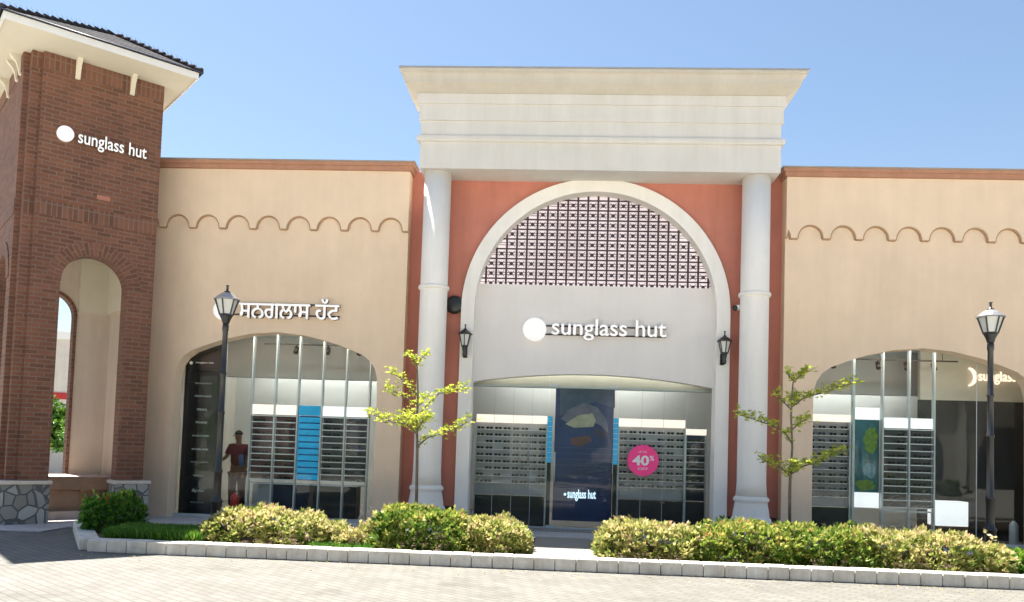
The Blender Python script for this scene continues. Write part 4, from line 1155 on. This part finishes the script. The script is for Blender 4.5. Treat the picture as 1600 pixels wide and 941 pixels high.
# ------------------------------------------------------------ distant things
bk = empty('background_building', (-19, 14, 0), R(10), 'pale building with a red band seen through the gateway arch', 'building')
wl_ = B('wall', PALEW, bk, -7, 7, 0, 6, 0, 5.2); B('parapet', WHITE, bk, -7.1, 7.1, -.1, 6.1, 5.2, 5.5); B('red_band', REDP, bk, -7.01, 7.01, -.06, -.005, 2.9, 3.15)
for x in (-5, -2, 1, 4):
    wq = B('window', WINDK, bk, x-.5, x+.5, -.05, -.004, 3.5, 4.7); B('window_frame', WHITE, wq, x-.56, x+.56, -.09, -.0505, 3.42, 3.5)
def round_tree(label, x, y, h, rad, seed, mt=GREEN, n=1500, L=.12):
    rn = random.Random(seed); t = empty('tree', (x, y, 0), 0, label, 'tree')
    MB().path([(0, 0, 0), (.05, 0, h*.3), (-.03, .04, h*.55), (0, 0, h*.8)], [.09, .07, .05, .02], 8).build('trunk', BARK, t)
    mb = MB(); tn = []; cl = [Vector((rn.gauss(0, rad*.45), rn.gauss(0, rad*.45), h*.68+rn.gauss(0, rad*.4))) for _ in range(16)]
    for i in range(n):
        c = rn.choice(cl)+Vector((rn.gauss(0, 1), rn.gauss(0, 1), rn.gauss(0, 1))).normalized()*rad*.36*rn.random()**.4
        tb = rn.random()
        for q_ in range(4): leaf(mb, tn, c, Vector((rn.uniform(-1, 1), rn.uniform(-1, 1), rn.uniform(-.5, 1))), L*rn.uniform(.7, 1.2), L*.3, tb, rn)
    mb.build('crown', mt, t, tone=tn)
round_tree('green tree seen low through the gateway arch', -13.2, 4.2, 2.5, .9, 61)
hd = shrub('hedge', 'long clipped hedge across the street, mirrored in the shop glass', 'hedge', -16, 16, -19.0, .6, .95, GREENY, 81, L=.16, W=.05, dens=70, tone=(0, .8), lump=.05, z0=0)
tag(B('kerb', KERBM, None, -16.5, 16.5, -18.3, -18.0, .001, .17), kind='structure')
# terrace across the street, seen mirrored in the shop glass
op = empty('opposite_building', (0, -36, 0), 0, 'pale arcade with terracotta roof across the street, mirrored in the glass', 'building')
MB().box(-32, 32, -9, 0, 0, 6.2).build('wall', PALEW, op)
rfm = MB()
rfm.face([(-33, .9, 6.2), (33, .9, 6.2), (30, -4, 8.6), (-30, -4, 8.6)]); rfm.face([(33, -9.8, 6.2), (-33, -9.8, 6.2), (-30, -4, 8.6), (30, -4, 8.6)])
rfm.face([(33, .9, 6.2), (33, -9.8, 6.2), (30, -4, 8.6)]); rfm.face([(-33, -9.8, 6.2), (-33, .9, 6.2), (-30, -4, 8.6)]); rfm.face([(-33, .9, 6.199), (-33, -9.8, 6.199), (33, -9.8, 6.199), (33, .9, 6.199)])
rfm.build('roof', REDROOF, op)
for i in range(11):
    x = -27.5+5.5*i
    lp = [(x-1.7, .05), (x+1.7, .05), (x+1.7, 2.2)] + arc(x, 2.2, 1.7, 0, 180, 12)[1:-1] + [(x-1.7, 2.2)]
    MB().plate([lp], .002, .05).build('shopfront', WINDK, op)
    B('column', CREAM, op, x+2.55, x+2.95, .003, .4, 0, 5.4)
B('cornice', CREAM, op, -32.2, 32.2, .003, .35, 5.41, 5.7)
round_tree('broad street tree across the street, mirrored in the shop glass', -7, -27, 4.6, 1.5, 71, n=2500, L=.16)
round_tree('dense tree added at the left of the street to darken the glass reflections', -17, -25, 4.8, 2.0, 73, n=3000, L=.2)  # this and the next two crowns are added to darken the reflections
round_tree('dense tree added in the middle of the street to darken the glass reflections', .5, -26, 4.4, 1.9, 74, n=3000, L=.2)
round_tree('dense tree added at the right of the street to darken the glass reflections', 15, -25, 4.8, 2.0, 75, n=3000, L=.2)
round_tree('slim street tree across the street, mirrored in the shop glass', 6.5, -28, 4.2, 1.3, 72, n=2500, L=.16)

# ------------------------------------------------------------ unseen ceiling strips added to brighten the shop
FILLM = mat('window_fill_panel', (1.0, .95, .88), .5, var=.01, emit=4.5)
def add_fill_strip(x0, x1, y, z, label):
    t = empty('fill_strip', ((x0+x1)/2, y, z), 0, label, 'added fill light'); h = (x1-x0)/2
    B('housing', WHITE, t, -h-.02, h+.02, -.09, .09, .0, .05); B('fill_diffuser', FILLM, t, -h, h, -.07, .07, -.012, -.0005)  # housing and glowing face of the added fill strip
add_fill_strip(-8.6, -4.0, .24, 3.86, 'unseen fill strip added above the left window display')
add_fill_strip(3.9, 7.0, .26, 3.86, 'unseen fill strip added above the right window display')
FILLM = mat('entrance_fill_panel', (1.0, .95, .88), .5, var=.01, emit=1.3)
add_fill_strip(-2.2, 2.0, .50, 3.2, 'unseen fill strip added just inside the entrance')
FILLM = mat('deep_fill_panel', (1.0, .97, .93), .5, var=.01, emit=9)
for x, w_ in ((-6.3, 'behind the left window'), (-.1, 'behind the entrance'), (5.6, 'behind the right window')):
    add_fill_strip(x-2, x+2, 3.9, 3.86, 'unseen fill strip added deep in the shop '+w_)

rn = random.Random(91); mb = MB(); tn = []
for i in range(170):
    p = Vector((rn.uniform(-7.5, 6.5), -5.08-abs(rn.gauss(0, .35)), .004)); a = rn.uniform(0, 6.28)
    leaf(mb, tn, p, Vector((math.cos(a), math.sin(a), .04)), rn.uniform(.025, .05), rn.uniform(.007, .012), rn.uniform(.5, 1), rn)
tag(mb.build('fallen_leaves', GOLD, None, tone=tn), 'scatter of small dry leaves on the paving along the kerb', 'fallen leaves', kind='stuff')
